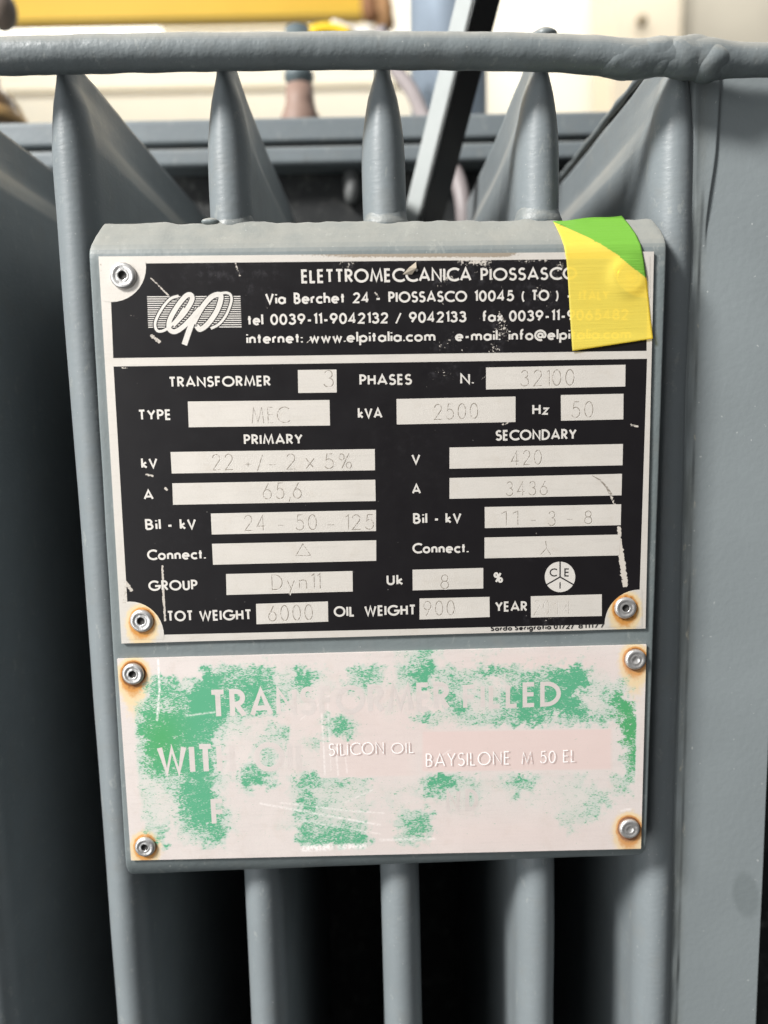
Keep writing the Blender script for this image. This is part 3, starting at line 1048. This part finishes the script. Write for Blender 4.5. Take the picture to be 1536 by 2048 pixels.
def corner(u, v, r, tl, br_, rivets):
    """bare quarter disc round a rivet, kept inside the border"""
    V, PX, Fc = [], [], []
    nr, na = 10, 40
    for i in range(nr + 1):
        for k in range(na):
            a = 2 * math.pi * k / na
            x = min(max(u + r * i / nr * math.cos(a), tl[0]), br_[0])
            y = min(max(v + r * i / nr * math.sin(a), tl[1]), br_[1])
            PX.append((x, y))
    PX = np.array(PX)
    for i in range(nr):
        for k in range(na):
            a, b = i * na + k, i * na + (k + 1) % na
            Fc.append((a, a + na, b + na, b))
    o = mesh('bare_corner', at_many(PX, -0.00009), Fc, alu_plate, npl, smooth=False)
    bm = bmesh.new(); bm.from_mesh(o.data)
    bmesh.ops.dissolve_degenerate(bm, dist=1e-7, edges=bm.edges)
    bm.to_mesh(o.data); bm.free()
    co_ = np.array([v_.co for v_ in o.data.vertices]) + np.array(origin(npl))
    # photo pixels of the kept vertices
    rel = co_ - CAM
    f_ = rel @ axis[2]
    pxx = np.stack([768 + F * (rel @ axis[0]) / f_, 1024 + F * (rel @ axis[1]) / f_], 1)
    attr(o, 'rust', rust_field(pxx, rivets))
    attr(o, 'dirt', .55 * np.exp(-((pxx[:, 0] - 210) / 26) ** 2 - ((pxx[:, 1] - 535) / 28) ** 2))


corner(223, 535, 69, (203, 521), (330, 640), [])
corner(259, 1272, 69, (253, 1190), (345, 1279), NR)
corner(1280, 1250, 71, (1200, 1170), (1284, 1254), NR)
corner(1292, 530, 66, (1200, 512), (1300, 620), [])

# bare value fields with their engraved values
FLD = [
    ([(595.5, 740), (673, 739), (673.5, 785), (596.5, 786)], [('3', 648, 775, 668, 774.5, 35)]),
    ([(972, 735), (1251, 729.5), (1250.5, 773), (972, 779)], [('32100', 1041, 773, 1148, 771, 33)]),
    ([(375.5, 803), (659, 800), (660, 851), (377.5, 854.5)], [('MEC', 504, 847.5, 577, 846, 33)]),
    ([(793, 798), (1031, 793), (1031, 844), (793.5, 849)], [('2500', 868, 840, 956, 837.5, 32)]),
    ([(1121.6, 790), (1247, 787.5), (1246.6, 838.7), (1122, 841.4)], [('50', 1143, 836, 1186, 835, 33)]),
    ([(341, 904), (749.5, 898), (750, 940.5), (343.5, 947)], [('22', 425, 941, 467, 940, 33), ('+', 489, 938, 504, 938, 28), ('/', 514, 940, 527, 940, 30), ('-', 536, 935, 553, 935, 16), ('2', 573, 939, 592, 939, 32), ('x', 611, 938, 630, 938, 36), ('5%', 649, 938, 704, 937, 31)]),
    ([(344.6, 966.6), (750.5, 959.4), (751.3, 1002), (346, 1009.6)], [('65,6', 526, 999, 604, 997, 33)]),
    ([(421.6, 1027), (752, 1020), (752, 1062), (423.5, 1069)], [('24', 489, 1062, 532, 1061, 32), ('-', 555, 1056, 571, 1056, 16), ('50', 592, 1061, 634, 1060, 32), ('-', 654, 1055, 670, 1055, 16), ('125', 691, 1060, 748, 1059, 31)]),
    ([(424, 1087.6), (752.4, 1080.4), (752.4, 1121.6), (426, 1129.5)], [('^', 591, 1112, 622, 1111, 25)]),
    ([(452, 1148), (705, 1142), (705.6, 1183), (453, 1190)], [('Dyn11', 544, 1180, 642, 1177, 31)]),
    ([(512, 1207.7), (655.8, 1202.8), (656.5, 1243.2), (513, 1248.5)], [('6000', 537, 1243, 626, 1240, 32)]),
    ([(899, 895), (1246, 888), (1245, 930.5), (899, 937.5)], [('420', 1022, 931, 1083, 929, 30)]),
    ([(899, 956), (1244, 947.6), (1243, 990.6), (899, 997.6)], [('3436', 1012, 992, 1095, 990, 29)]),
    ([(969.3, 1014), (1242.3, 1008.5), (1241.5, 1050.3), (969.7, 1056.2)], [('11', 1001, 1052, 1038, 1051, 30), ('-', 1061, 1046, 1073, 1046, 16), ('3', 1096, 1052, 1111, 1051.5, 30), ('-', 1133, 1044, 1145, 1044, 16), ('8', 1168, 1048, 1184, 1048, 27)]),
    ([(969, 1075), (1241, 1069), (1238.4, 1110.8), (969, 1116.7)], []),
    ([(825, 1139.4), (966.5, 1135.8), (966.5, 1176.9), (825.5, 1180.8)], [('8', 881, 1178, 898, 1177.5, 29)]),
    ([(839, 1197), (979, 1193.7), (979.4, 1234), (839, 1239)], [('900', 847, 1232, 909, 1230, 30)]),
    ([(1061.5, 1192.5), (1203.6, 1188.6), (1203.6, 1232), (1062, 1235)], [('20', 1067, 1230, 1098, 1229, 30), ('1', 1108, 1229, 1116, 1229, 26), ('4', 1124, 1228, 1142, 1227, 26)]),
]
for q, vals in FLD:
    f_ = flat('value_field', q, -0.00009, alu_field, npl)
    A, B = Strokes(-0.00013), Strokes(-0.00011)
    for (s_, x0, y0, x1, y1, cp) in vals:
        put(A, s_, x0, y0, x1, y1, cp, .055, .42)
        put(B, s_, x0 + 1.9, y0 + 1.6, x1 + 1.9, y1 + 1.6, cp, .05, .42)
    if q[0] == (969, 1075):                                   # star connection mark
        for S, o_ in ((A, 0), (B, 1.7)):
            for pl in ([(1091 + o_, 1082 + o_), (1093 + o_, 1096 + o_), (1101 + o_, 1109 + o_)], [(1093 + o_, 1096 + o_), (1081 + o_, 1109 + o_)]):
                S.add(pxs(pl), .0003)
    if A.V:
        B.build('engraving_highlight', groove_highlight, f_)
        A.build('engraving', faint if q[0] == (1061.5, 1192.5) else groove, f_)
# worn dark scuff across the secondary ampere field
S = Strokes(-0.00012)
S.add(pxs([(1184, 951), (1200, 960), (1213, 974), (1222, 990)]), [.0002, .0005, .0007, .0012])
S.build('scratch', groove, npl)

# printed words
HD = Strokes(-0.00010)
WB = .185
for (s_, x0, y0, x1, y1, cp, w_) in [
    ('ELETTROMECCANICA', 603, 567, 943, 562.5, 28, .17), ('PIOSSASCO', 961, 562.3, 1154, 559.5, 26, .17),
    ('Via', 531, 609, 572, 608.6, 23, WB), ('Berchet', 588, 608.4, 690, 606.9, 23, WB), ('24', 706, 606.8, 739, 606.3, 22, WB), ('-', 751, 606, 762, 606, 22, WB),
    ('PIOSSASCO', 777, 605.8, 934, 603.8, 22.5, WB), ('10045', 948, 603.6, 1028, 602.6, 22.5, WB), ('(', 1043, 603, 1050, 603, 22, .15), ('TO', 1063, 602.2, 1098, 601.7, 22.5, WB), (')', 1110, 602, 1117, 602, 22, .15), ('-', 1133, 601, 1143, 601, 22, WB), ('ITALY', 1158, 601, 1218, 600, 20, WB),
    ('tel', 495, 651, 527, 650.6, 22.5, WB), ('0039-11-9042132', 541, 650.4, 777, 647, 22.5, WB), ('/', 790, 646.8, 804, 646.5, 21, .15), ('9042133', 818, 646.3, 933, 644.6, 22.5, WB), ('fax', 964, 644, 1006, 643.6, 22, WB), ('0039-11-9065482', 1018, 643.4, 1257, 640, 22.5, WB),
    ('internet:', 493, 688, 606, 686.4, 22, WB), ('www.elpitalia.com', 619, 686, 871, 683, 22, WB), ('e-mail:', 910, 682.6, 1001, 681.4, 22, WB), ('info@elpitalia.com', 1017, 681.2, 1262, 678, 22, WB)]:
    HD = Strokes(-0.00010)
    put(HD, s_, x0, y0, x1, y1, cp, w_, .16)
    HD.build('lettering', alu_text, header)
TB = Strokes(-0.00010)
for (s_, x0, y0, x1, y1, cp) in [
    ('TRANSFORMER', 338, 775, 542, 772.5, 21.5), ('PHASES', 719, 771, 824, 769.7, 22), ('N.', 920, 768.5, 948, 768.3, 22), ('TYPE', 277, 840.8, 343, 840, 21.5), ('kVA', 716, 837, 765, 836.5, 21.5), ('Hz', 1064, 830, 1098, 829.6, 22),
    ('PRIMARY', 488, 889.8, 606, 888.5, 21), ('SECONDARY', 991, 881.6, 1153, 879, 21.5), ('kV', 283, 937, 316, 936.6, 21), ('V', 823, 929, 841, 928.8, 21), ('A', 287.6, 999.6, 308, 999.4, 20.5), ('A', 824, 988.2, 842, 988, 20.7),
    ('Bil', 290.6, 1060, 323, 1059.6, 22), ('-', 335, 1059.5, 346, 1059.5, 22), ('kV', 360, 1059, 393, 1058.6, 21.5), ('Bil', 826, 1047.8, 855, 1047.4, 21.5), ('-', 868, 1047, 878, 1047, 22), ('kV', 891, 1046.6, 923, 1046.2, 21),
    ('Connect.', 295, 1120.5, 412, 1118.3, 21.5), ('Connect.', 825, 1107, 937, 1105.8, 21), ('GROUP', 297.4, 1182, 395.6, 1180, 21), ('Uk', 773, 1170.3, 807, 1169.8, 21), ('%', 987, 1165.7, 1006, 1165.5, 21.5),
    ('TOT', 335, 1243, 387, 1242, 21.5), ('WEIGHT', 399, 1241.8, 504, 1239.8, 21.5), ('OIL', 668, 1233.8, 709.7, 1233, 21.5), ('WEIGHT', 729, 1232.6, 832, 1230.3, 21.5), ('YEAR', 990, 1223.5, 1054.5, 1222.6, 20.5)]:
    TB = Strokes(-0.00010)
    put(TB, s_, x0, y0, x1, y1, cp, WB, .16)
    TB.build('lettering', alu_text, table)
SB = Strokes(-0.00012)
for (s_, x0, y0, x1, y1) in (('Sardo', 981, 1262, 1024, 1260.8), ('Serigrafia', 1029, 1260.6, 1102, 1258.6), ('0172/', 1107, 1258.4, 1148, 1257.3), ('811177', 1156, 1257, 1209, 1255.6)):
    SB = Strokes(-0.00012)
    put(SB, s_, x0, y0, x1, y1, 10, .22, .22)
    SB.build('lettering', ink_black, body)

# round emblem: three sectors, three letters
ec = (1120, 1153.8)
pts = [(ec[0] + 30.5 * math.cos(a), ec[1] + 30.5 * math.sin(a)) for a in np.linspace(0, 2 * math.pi, 48, endpoint=False)]
PX = np.array(pts)
emb = mesh('emblem', at_many(PX, -0.00009), [tuple(range(48))[::-1]], alu_text, npl, smooth=False)
S = Strokes(-0.00011)
for (u, v) in ((0, -31), (-27, 15.5), (27, 15.5)):
    S.add(pxs([(ec[0], ec[1]), (ec[0] + u, ec[1] + v)]), .00052)
for ch, u0, u1, v, cp in (('C', 1099, 1113, 1153, 16.5), ('E', 1128, 1139, 1153, 16.5), ('I', 1118.3, 1121.5, 1178, 15)):
    put(S, ch, u0, v, u1, v, cp, .15)
S.build('lettering', ink_black, emb)

# script logo over fine stripes
zx = lambda u, v: (180 + u * .3776, 420 + v * .3776)
LG = Strokes(-0.00010)
for k in range(15):
    t = k / 14
    LG.add(pxs([zx(303 + 6 * t, 460 + 161 * t), zx(797 + 6 * t, 458 + 161 * t)]), .00034)
lg1 = LG.build('logo_stripes', alu_text, header)


def curve(pts, n=8):
    P = [np.array(p, float) for p in pts]
    P = [2 * P[0] - P[1]] + P + [2 * P[-1] - P[-2]]
    out = []
    for i in range(1, len(P) - 2):
        p0, p1, p2, p3 = P[i - 1:i + 3]
        for t in np.linspace(0, 1, n, endpoint=False):
            out.append(.5 * (2 * p1 + (p2 - p0) * t + (2 * p0 - 5 * p1 + 4 * p2 - p3) * t * t + (3 * p1 - p0 - 3 * p2 + p3) * t ** 3))
    return out + [P[-2]]


LOGO = [[(470, 455), (425, 472), (378, 528), (346, 598), (358, 640), (400, 634), (452, 588), (500, 520)],
        [(440, 610), (500, 545), (540, 478), (534, 450), (506, 458), (462, 512), (424, 580), (420, 628), (448, 645), (490, 622), (540, 572), (585, 520)],
        [(572, 520), (536, 610), (500, 714)],
        [(548, 600), (592, 520), (642, 462), (684, 448), (694, 470), (672, 536), (624, 604), (584, 632), (566, 616)],
        [(612, 492), (660, 452), (730, 440), (750, 476), (724, 552), (684, 604), (640, 628)]]
for nm, mt, grow, Yo in (('logo_outline', ink_black, .0007, -0.000123), ('logo_script', alu_text, 0.0, -0.000146)):
    LS = Strokes(Yo)
    for pl, wd in ((LOGO[0], .00095), (LOGO[1], .0017), (LOGO[2], .0020), (LOGO[3], .0018), (LOGO[4], .0009)):
        LS.add(pxs(curve([zx(*p) for p in pl])), wd + grow)
    LS.build(nm, mt, header)


def rivet(u, v, r_px, parent, seed=0, filled=False):
    c = at(u, v, 0.0)
    r = r_px * .000183
    pr = [(r * 1.0, -.0001), (r * 1.0, .0006), (r * .95, .0011), (r * .84, .0014), (r * .70, .00145), (r * .62, .00125), (r * .50, .0012), (r * .40, .00135), (r * .33, .00125), (r * .27, .0006 if not filled else .0010), (r * .01, .0004 if not filled else .0009)]
    o = lathe('rivet', pr, c, [rivet_m, hole_m], parent, 32, 'y', fm=[0] * 8 + ([1, 1] if not filled else [0, 0]))
    for i, vx in enumerate(o.data.vertices):
        n_ = mnoise.noise(Vector((vx.co.x * 900 + seed * 7, seed * 3.1, vx.co.z * 900)))
        vx.co.y -= .00012 * n_
        vx.co.x += .00008 * mnoise.noise(Vector((vx.co.x * 700, seed, 1)))
    return o


rivet(247, 552, 25.5, npl, 1)
rivet(284, 1241, 24, npl, 2)
rivet(1250, 1215, 23, npl, 3)
rivet(1256, 553, 24, npl, 4).location.y += .00108
# curl of lifted foil
cu = at(822, 540, -.0003)
S = Strokes(-0.0006)
fv = [at(805, 549, -.0002), at(818, 535, -.0010), at(832, 524, -.0004), at(833, 536, -.0014), at(824, 549, -.0003)]
mesh('foil_curl', fv, [(0, 4, 3, 1), (1, 3, 2)], plain('lifted_foil', lin(196, 184, 166), .35, .4), npl, smooth=False)

# ------------------------------------------------------------------ the worn green plate
GQ = [(234, 1318.5), (1293, 1290), (1282, 1697.5), (262, 1721)]
gp = thing('warning_plate', at(770, 1709, 0.0), 'pinkish metal plate with worn green print, riveted below the black nameplate', 'plate')
GR = [(267, 1347, 23, 1.12), (1270, 1318, 22, 1.0), (291, 1692, 22, .86), (1258, 1656, 22, 1.1)]
gb, P = plate('plate_body', GQ, 0.0001, .00114, green_plate, gp, 540, 212)
attr(gb, 'rust', rust_field(P, GR) * 1.0)
COV = ["0000000000000000000000023520002000000010000",
       "00000006555652284104651569443476555467821000",
       "00566369666763482214541348245231346678832330",
       "00666699677865231111211120463243788788224700",
       "04544699866663110000002111057223577678723680",
       "05788898633111001472001037323445578525564578",
       "05788787322135110464100000000000000000000087",
       "04788777211333024000000000000000000000000067",
       "04687876300252011000000000000000000000000058",
       "04587787204541020000000000000000000000000057",
       "03244677327861376453401114984422474112310350",
       "03324788203100363333312225642421251122232330",
       "01322788410000275432303100122311112112244000",
       "02322689520101264332300457001100000033340000",
       "00341467720002375474400476100000000003100000",
       "00161236500100067677700453000000000000000000",
       "00000000000000000000000000000000000000000000"]
C = np.array([[int(c) for c in r.ljust(44, '0')[:44]] for r in COV], float) / 9
gx_ = np.clip((P[:, 0] - 250) / 24, 0, 42.999)
gy_ = np.clip((P[:, 1] - 1320) / 24, 0, 15.999)
# jitter the lookup so the patches get ragged outlines
jn = np.array([[mnoise.noise(Vector((p[0] * .055, p[1] * .055, 0))), mnoise.noise(Vector((p[0] * .055, p[1] * .055, 9)))] for p in P])
jf = np.array([[mnoise.noise(Vector((p[0] * .17, p[1] * .17, 20))), mnoise.noise(Vector((p[0] * .17, p[1] * .17, 29)))] for p in P])
gx_ = np.clip(gx_ + jn[:, 0] * .8 + jf[:, 0] * .45, 0, 42.999)
gy_ = np.clip(gy_ + jn[:, 1] * .7 + jf[:, 1] * .45, 0, 15.999)
ix, iy = gx_.astype(int), gy_.astype(int)
fx, fy = gx_ - ix, gy_ - iy
fx, fy = fx * fx * (3 - 2 * fx), fy * fy * (3 - 2 * fy)
den = (C[iy, ix] * (1 - fx) + C[iy, ix + 1] * fx) * (1 - fy) + (C[iy + 1, ix] * (1 - fx) + C[iy + 1, ix + 1] * fx) * fy
lft, rgt = 258 + (P[:, 1] - 1330) * .055, 1277 - (P[:, 1] - 1330) * .02
den = den * np.clip((P[:, 0] - lft) / 10, 0, 1) * np.clip((rgt - P[:, 0]) / 4, 0, 1)


def rectmask(x0, y0, x1, y1, sl=0):
    yy = P[:, 1] - sl * (P[:, 0] - x0)
    return (P[:, 0] > x0) & (P[:, 0] < x1) & (yy > y0) & (yy < y1)


den[rectmask(850, 1461, 1227, 1545, -.012)] = 0
den[rectmask(640, 1484, 852, 1556, -.012)] *= .0
den = den * (1 - .16 * np.exp(-((P[:, 0] - 760) / 330) ** 2 - ((P[:, 1] - 1600) / 90) ** 2))
attr(gb, 'paint', den)
sm_ = lambda x0, y0, x1, y1, f: np.clip((P[:, 0] - x0) / f, 0, 1) * np.clip((x1 - P[:, 0]) / f, 0, 1) * np.clip((P[:, 1] + .012 * (P[:, 0] - x0) - y0) / 4, 0, 1) * np.clip((y1 - P[:, 1] - .012 * (P[:, 0] - x0)) / 4, 0, 1)
attr(gb, 'strip', np.maximum(.55 * sm_(640, 1480, 860, 1556, 50), np.maximum(sm_(840, 1461, 1227, 1545, 8), .55 * np.exp(-((P[:, 0] - 1080) / 170) ** 2 - ((P[:, 1] - 1330) / 26) ** 2) + .45 * np.exp(-((P[:, 0] - 760) / 190) ** 2 - ((P[:, 1] - 1450) / 90) ** 2) + .4 * np.exp(-((P[:, 0] - 1000) / 260) ** 2 - ((P[:, 1] - 1670) / 40) ** 2))))
attr(gb, 'warm', np.clip(np.exp(-((P[:, 0] - 320) / 50) ** 2 - ((P[:, 1] - 1480) / 70) ** 2) + np.exp(-((P[:, 0] - 1255) / 40) ** 2 - ((P[:, 1] - 1460) / 110) ** 2), 0, 1))
sc_ = np.zeros(len(P))
SCR = [([(316, 1320), (319, 1380), (314, 1440)], 2.0, .8), ([(520, 1607), (620, 1625), (760, 1650)], 1.8, .6), ([(560, 1605), (700, 1622), (770, 1626)], 1.4, .5), ([(600, 1640), (760, 1668)], 1.4, .5),
       ([(642, 1395), (650, 1550)], 1.6, .5), ([(655, 1400), (662, 1540)], 1.2, .4), ([(672, 1495), (676, 1550)], 1.6, .5), ([(690, 1500), (694, 1545)], 1.4, .5), ([(608, 1697), (660, 1694)], 6, .9), ([(680, 1694), (728, 1692)], 5, .8),
       ([(370, 1432), (430, 1424)], 1.6, .6), ([(760, 1680), (870, 1677)], 2.5, .45), ([(870, 1520), (900, 1500)], 1.2, .4), ([(600, 1440), (660, 1390)], 1.0, .4), ([(1243, 1621), (1262, 1618)], 2.5, .5), ([(690, 1605), (745, 1580)], 1.0, .5)]
for pl, hw, am in SCR:
    for a, b in zip(pl[:-1], pl[1:]):
        sc_ = np.maximum(sc_, am * np.clip(1.5 - seg_d(P, a, b) / hw, 0, 1))
attr(gb, 'scratch', sc_)
BL = Strokes(0.000092)
for (s_, x0, y0, x1, y1, cp) in (('TRANSFORMER', 421, 1438, 900, 1421, 58), ('FILLED', 926, 1420, 1122, 1412, 50), ('WITH', 318, 1551, 470, 1546, 60), ('OIL', 510, 1545, 620, 1541, 60), ('F', 424, 1652, 452, 1651, 54), ('N', 893, 1624, 920, 1623, 44), ('D', 932, 1622, 956, 1621, 44)):
    BL = Strokes(0.000092)
    put(BL, s_, x0, y0, x1, y1, cp, .17, .22)
    BL.build('lettering', pink_text, gb)
E_ = Strokes(-0.00002)
for (s_, x0, y0, x1, y1, cp) in (('SILICON', 658, 1512, 768, 1508, 25), ('OIL', 783, 1508, 828, 1506, 22), ('BAYSILONE', 852, 1534, 1019, 1529, 27), ('M', 1043, 1529, 1065, 1528, 25), ('50', 1080, 1527, 1111, 1526, 25), ('EL', 1126, 1525, 1152, 1524, 25)):
    E_ = Strokes(-0.00002)
    put(E_, s_, x0, y0, x1, y1, cp, .085, .3)
    E_.build('emboss_strokes', emboss, gb)
emb_sh = Mat('painted_emboss_shade', lin(206, 183, 177), .5, .2).m  # shade of the raised letters painted as a darker offset copy
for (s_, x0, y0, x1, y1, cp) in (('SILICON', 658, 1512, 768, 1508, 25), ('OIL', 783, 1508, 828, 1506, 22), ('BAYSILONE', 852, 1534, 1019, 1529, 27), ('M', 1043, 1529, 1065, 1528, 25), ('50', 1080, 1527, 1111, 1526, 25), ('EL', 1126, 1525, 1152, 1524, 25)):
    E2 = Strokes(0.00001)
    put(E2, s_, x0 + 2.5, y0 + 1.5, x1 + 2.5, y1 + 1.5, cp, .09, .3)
    E2.build('emboss_strokes', emb_sh, gb)
for i, (u, v, r, _) in enumerate(GR):
    rivet(u, v, r, gp, 11 + i, filled=(i in (1, 3)))

# ------------------------------------------------------------------ the strip of tape
bv = [(at(1200, v + 0, Y)[2], Y) for (_, v, _, _, Y) in [(0, 440, 0, 0, .0122), (0, 446, 0, 0, .0106), (0, 463, 0, 0, .0064), (0, 480, 0, 0, .0032), (0, 489, 0, 0, .0019), (0, 497, 0, 0, .0013), (0, 520, 0, 0, .0012)]]
bz = np.array([b[0] for b in bv])[::-1]
by = np.array([b[1] for b in bv])[::-1]
ptop = at(1250, 503, 0)[2]
RVT = at(1256, 553, 0)


def tape_y(p):
    z = p[2]
    y = float(np.interp(z, bz, by)) - .0005 - .0007 * min(max((z - ptop) / .006, 0), 1)
    k = min(max((ptop + .004 - z) / .004, 0), 1)       # climbs from the bend on to the plate
    y = y * (1 - k) + min(y, -.0004) * k
    d_ = math.hypot(p[0] - RVT[0], p[2] - RVT[2])
    y -= .0007 * math.exp(-max(0, d_ - .0047) ** 2 / .0026 ** 2) * (1 if z < ptop + .003 else .3)
    low = min(max((z - at(1200, 690, 0)[2]) / .004, 0), 1)
    return y - .0003 * (1 - low)


LE = [(1106, 442), (1113, 455), (1121, 472), (1128, 492), (1133, 520), (1136, 560), (1139, 610), (1142, 660), (1145, 702)]
RE = [(1243, 431), (1258, 448), (1272, 468), (1282, 490), (1288, 520), (1293, 557), (1297, 600), (1301, 640), (1306, 677)]
nu, nv = 44, 90
tt = np.linspace(0, len(LE) - 1, nv)
V = []
UV = []
for j, t in enumerate(tt):
    a = np.array([np.interp(t, range(9), [p[k] for p in LE]) for k in (0, 1)])
    b = np.array([np.interp(t, range(9), [p[k] for p in RE]) for k in (0, 1)])
    for i in range(nu):
        s = i / (nu - 1)
        u, v = a * (1 - s) + b * s
        v += 1.2 * math.sin(s * 9) * (1 if j == 0 else 0)
        Y = -.0005
        for _ in range(12):
            Y = .5 * Y + .5 * tape_y(at(u, v, Y))
        V.append(at(u, v, Y))
        UV.append((u, v))
UV = np.array(UV)
bx = np.array([1090, 1106, 1140, 1180, 1215, 1245, 1270, 1295, 1330])
byy = np.array([436, 443, 458, 476, 496, 517, 538, 559, 590])
Fs = grid_faces(nu, nv)
# snap the vertices nearest the colour border on to it so the edge stays crisp: two materials by face
ctr_ = UV[Fs].mean(1)
fm = (ctr_[:, 1] < np.interp(ctr_[:, 0], bx, byy)).astype(int)
V = np.array(V)
bd = UV[:, 1] - np.interp(UV[:, 0], bx, byy)
for k in range(len(UV)):
    if abs(bd[k]) < 1.55 and 0 < k % nu < nu - 1:
        u, v = UV[k][0], UV[k][1] - bd[k]
        Y = -.0005
        for _ in range(12):
            Y = .5 * Y + .5 * tape_y(at(u, v, Y))
        V[k] = at(u, v, Y)
tp = mesh('adhesive_tape', V, Fs, [tape_yellow, tape_green], None, True, loc=at(1225, 690, -.0005), fmat=fm)
so = tp.modifiers.new('thickness', 'SOLIDIFY')
so.thickness = .00013
so.offset = -1
tag(tp, 'yellow and green tape strip stuck over the upper right corner of the black nameplate', 'tape')
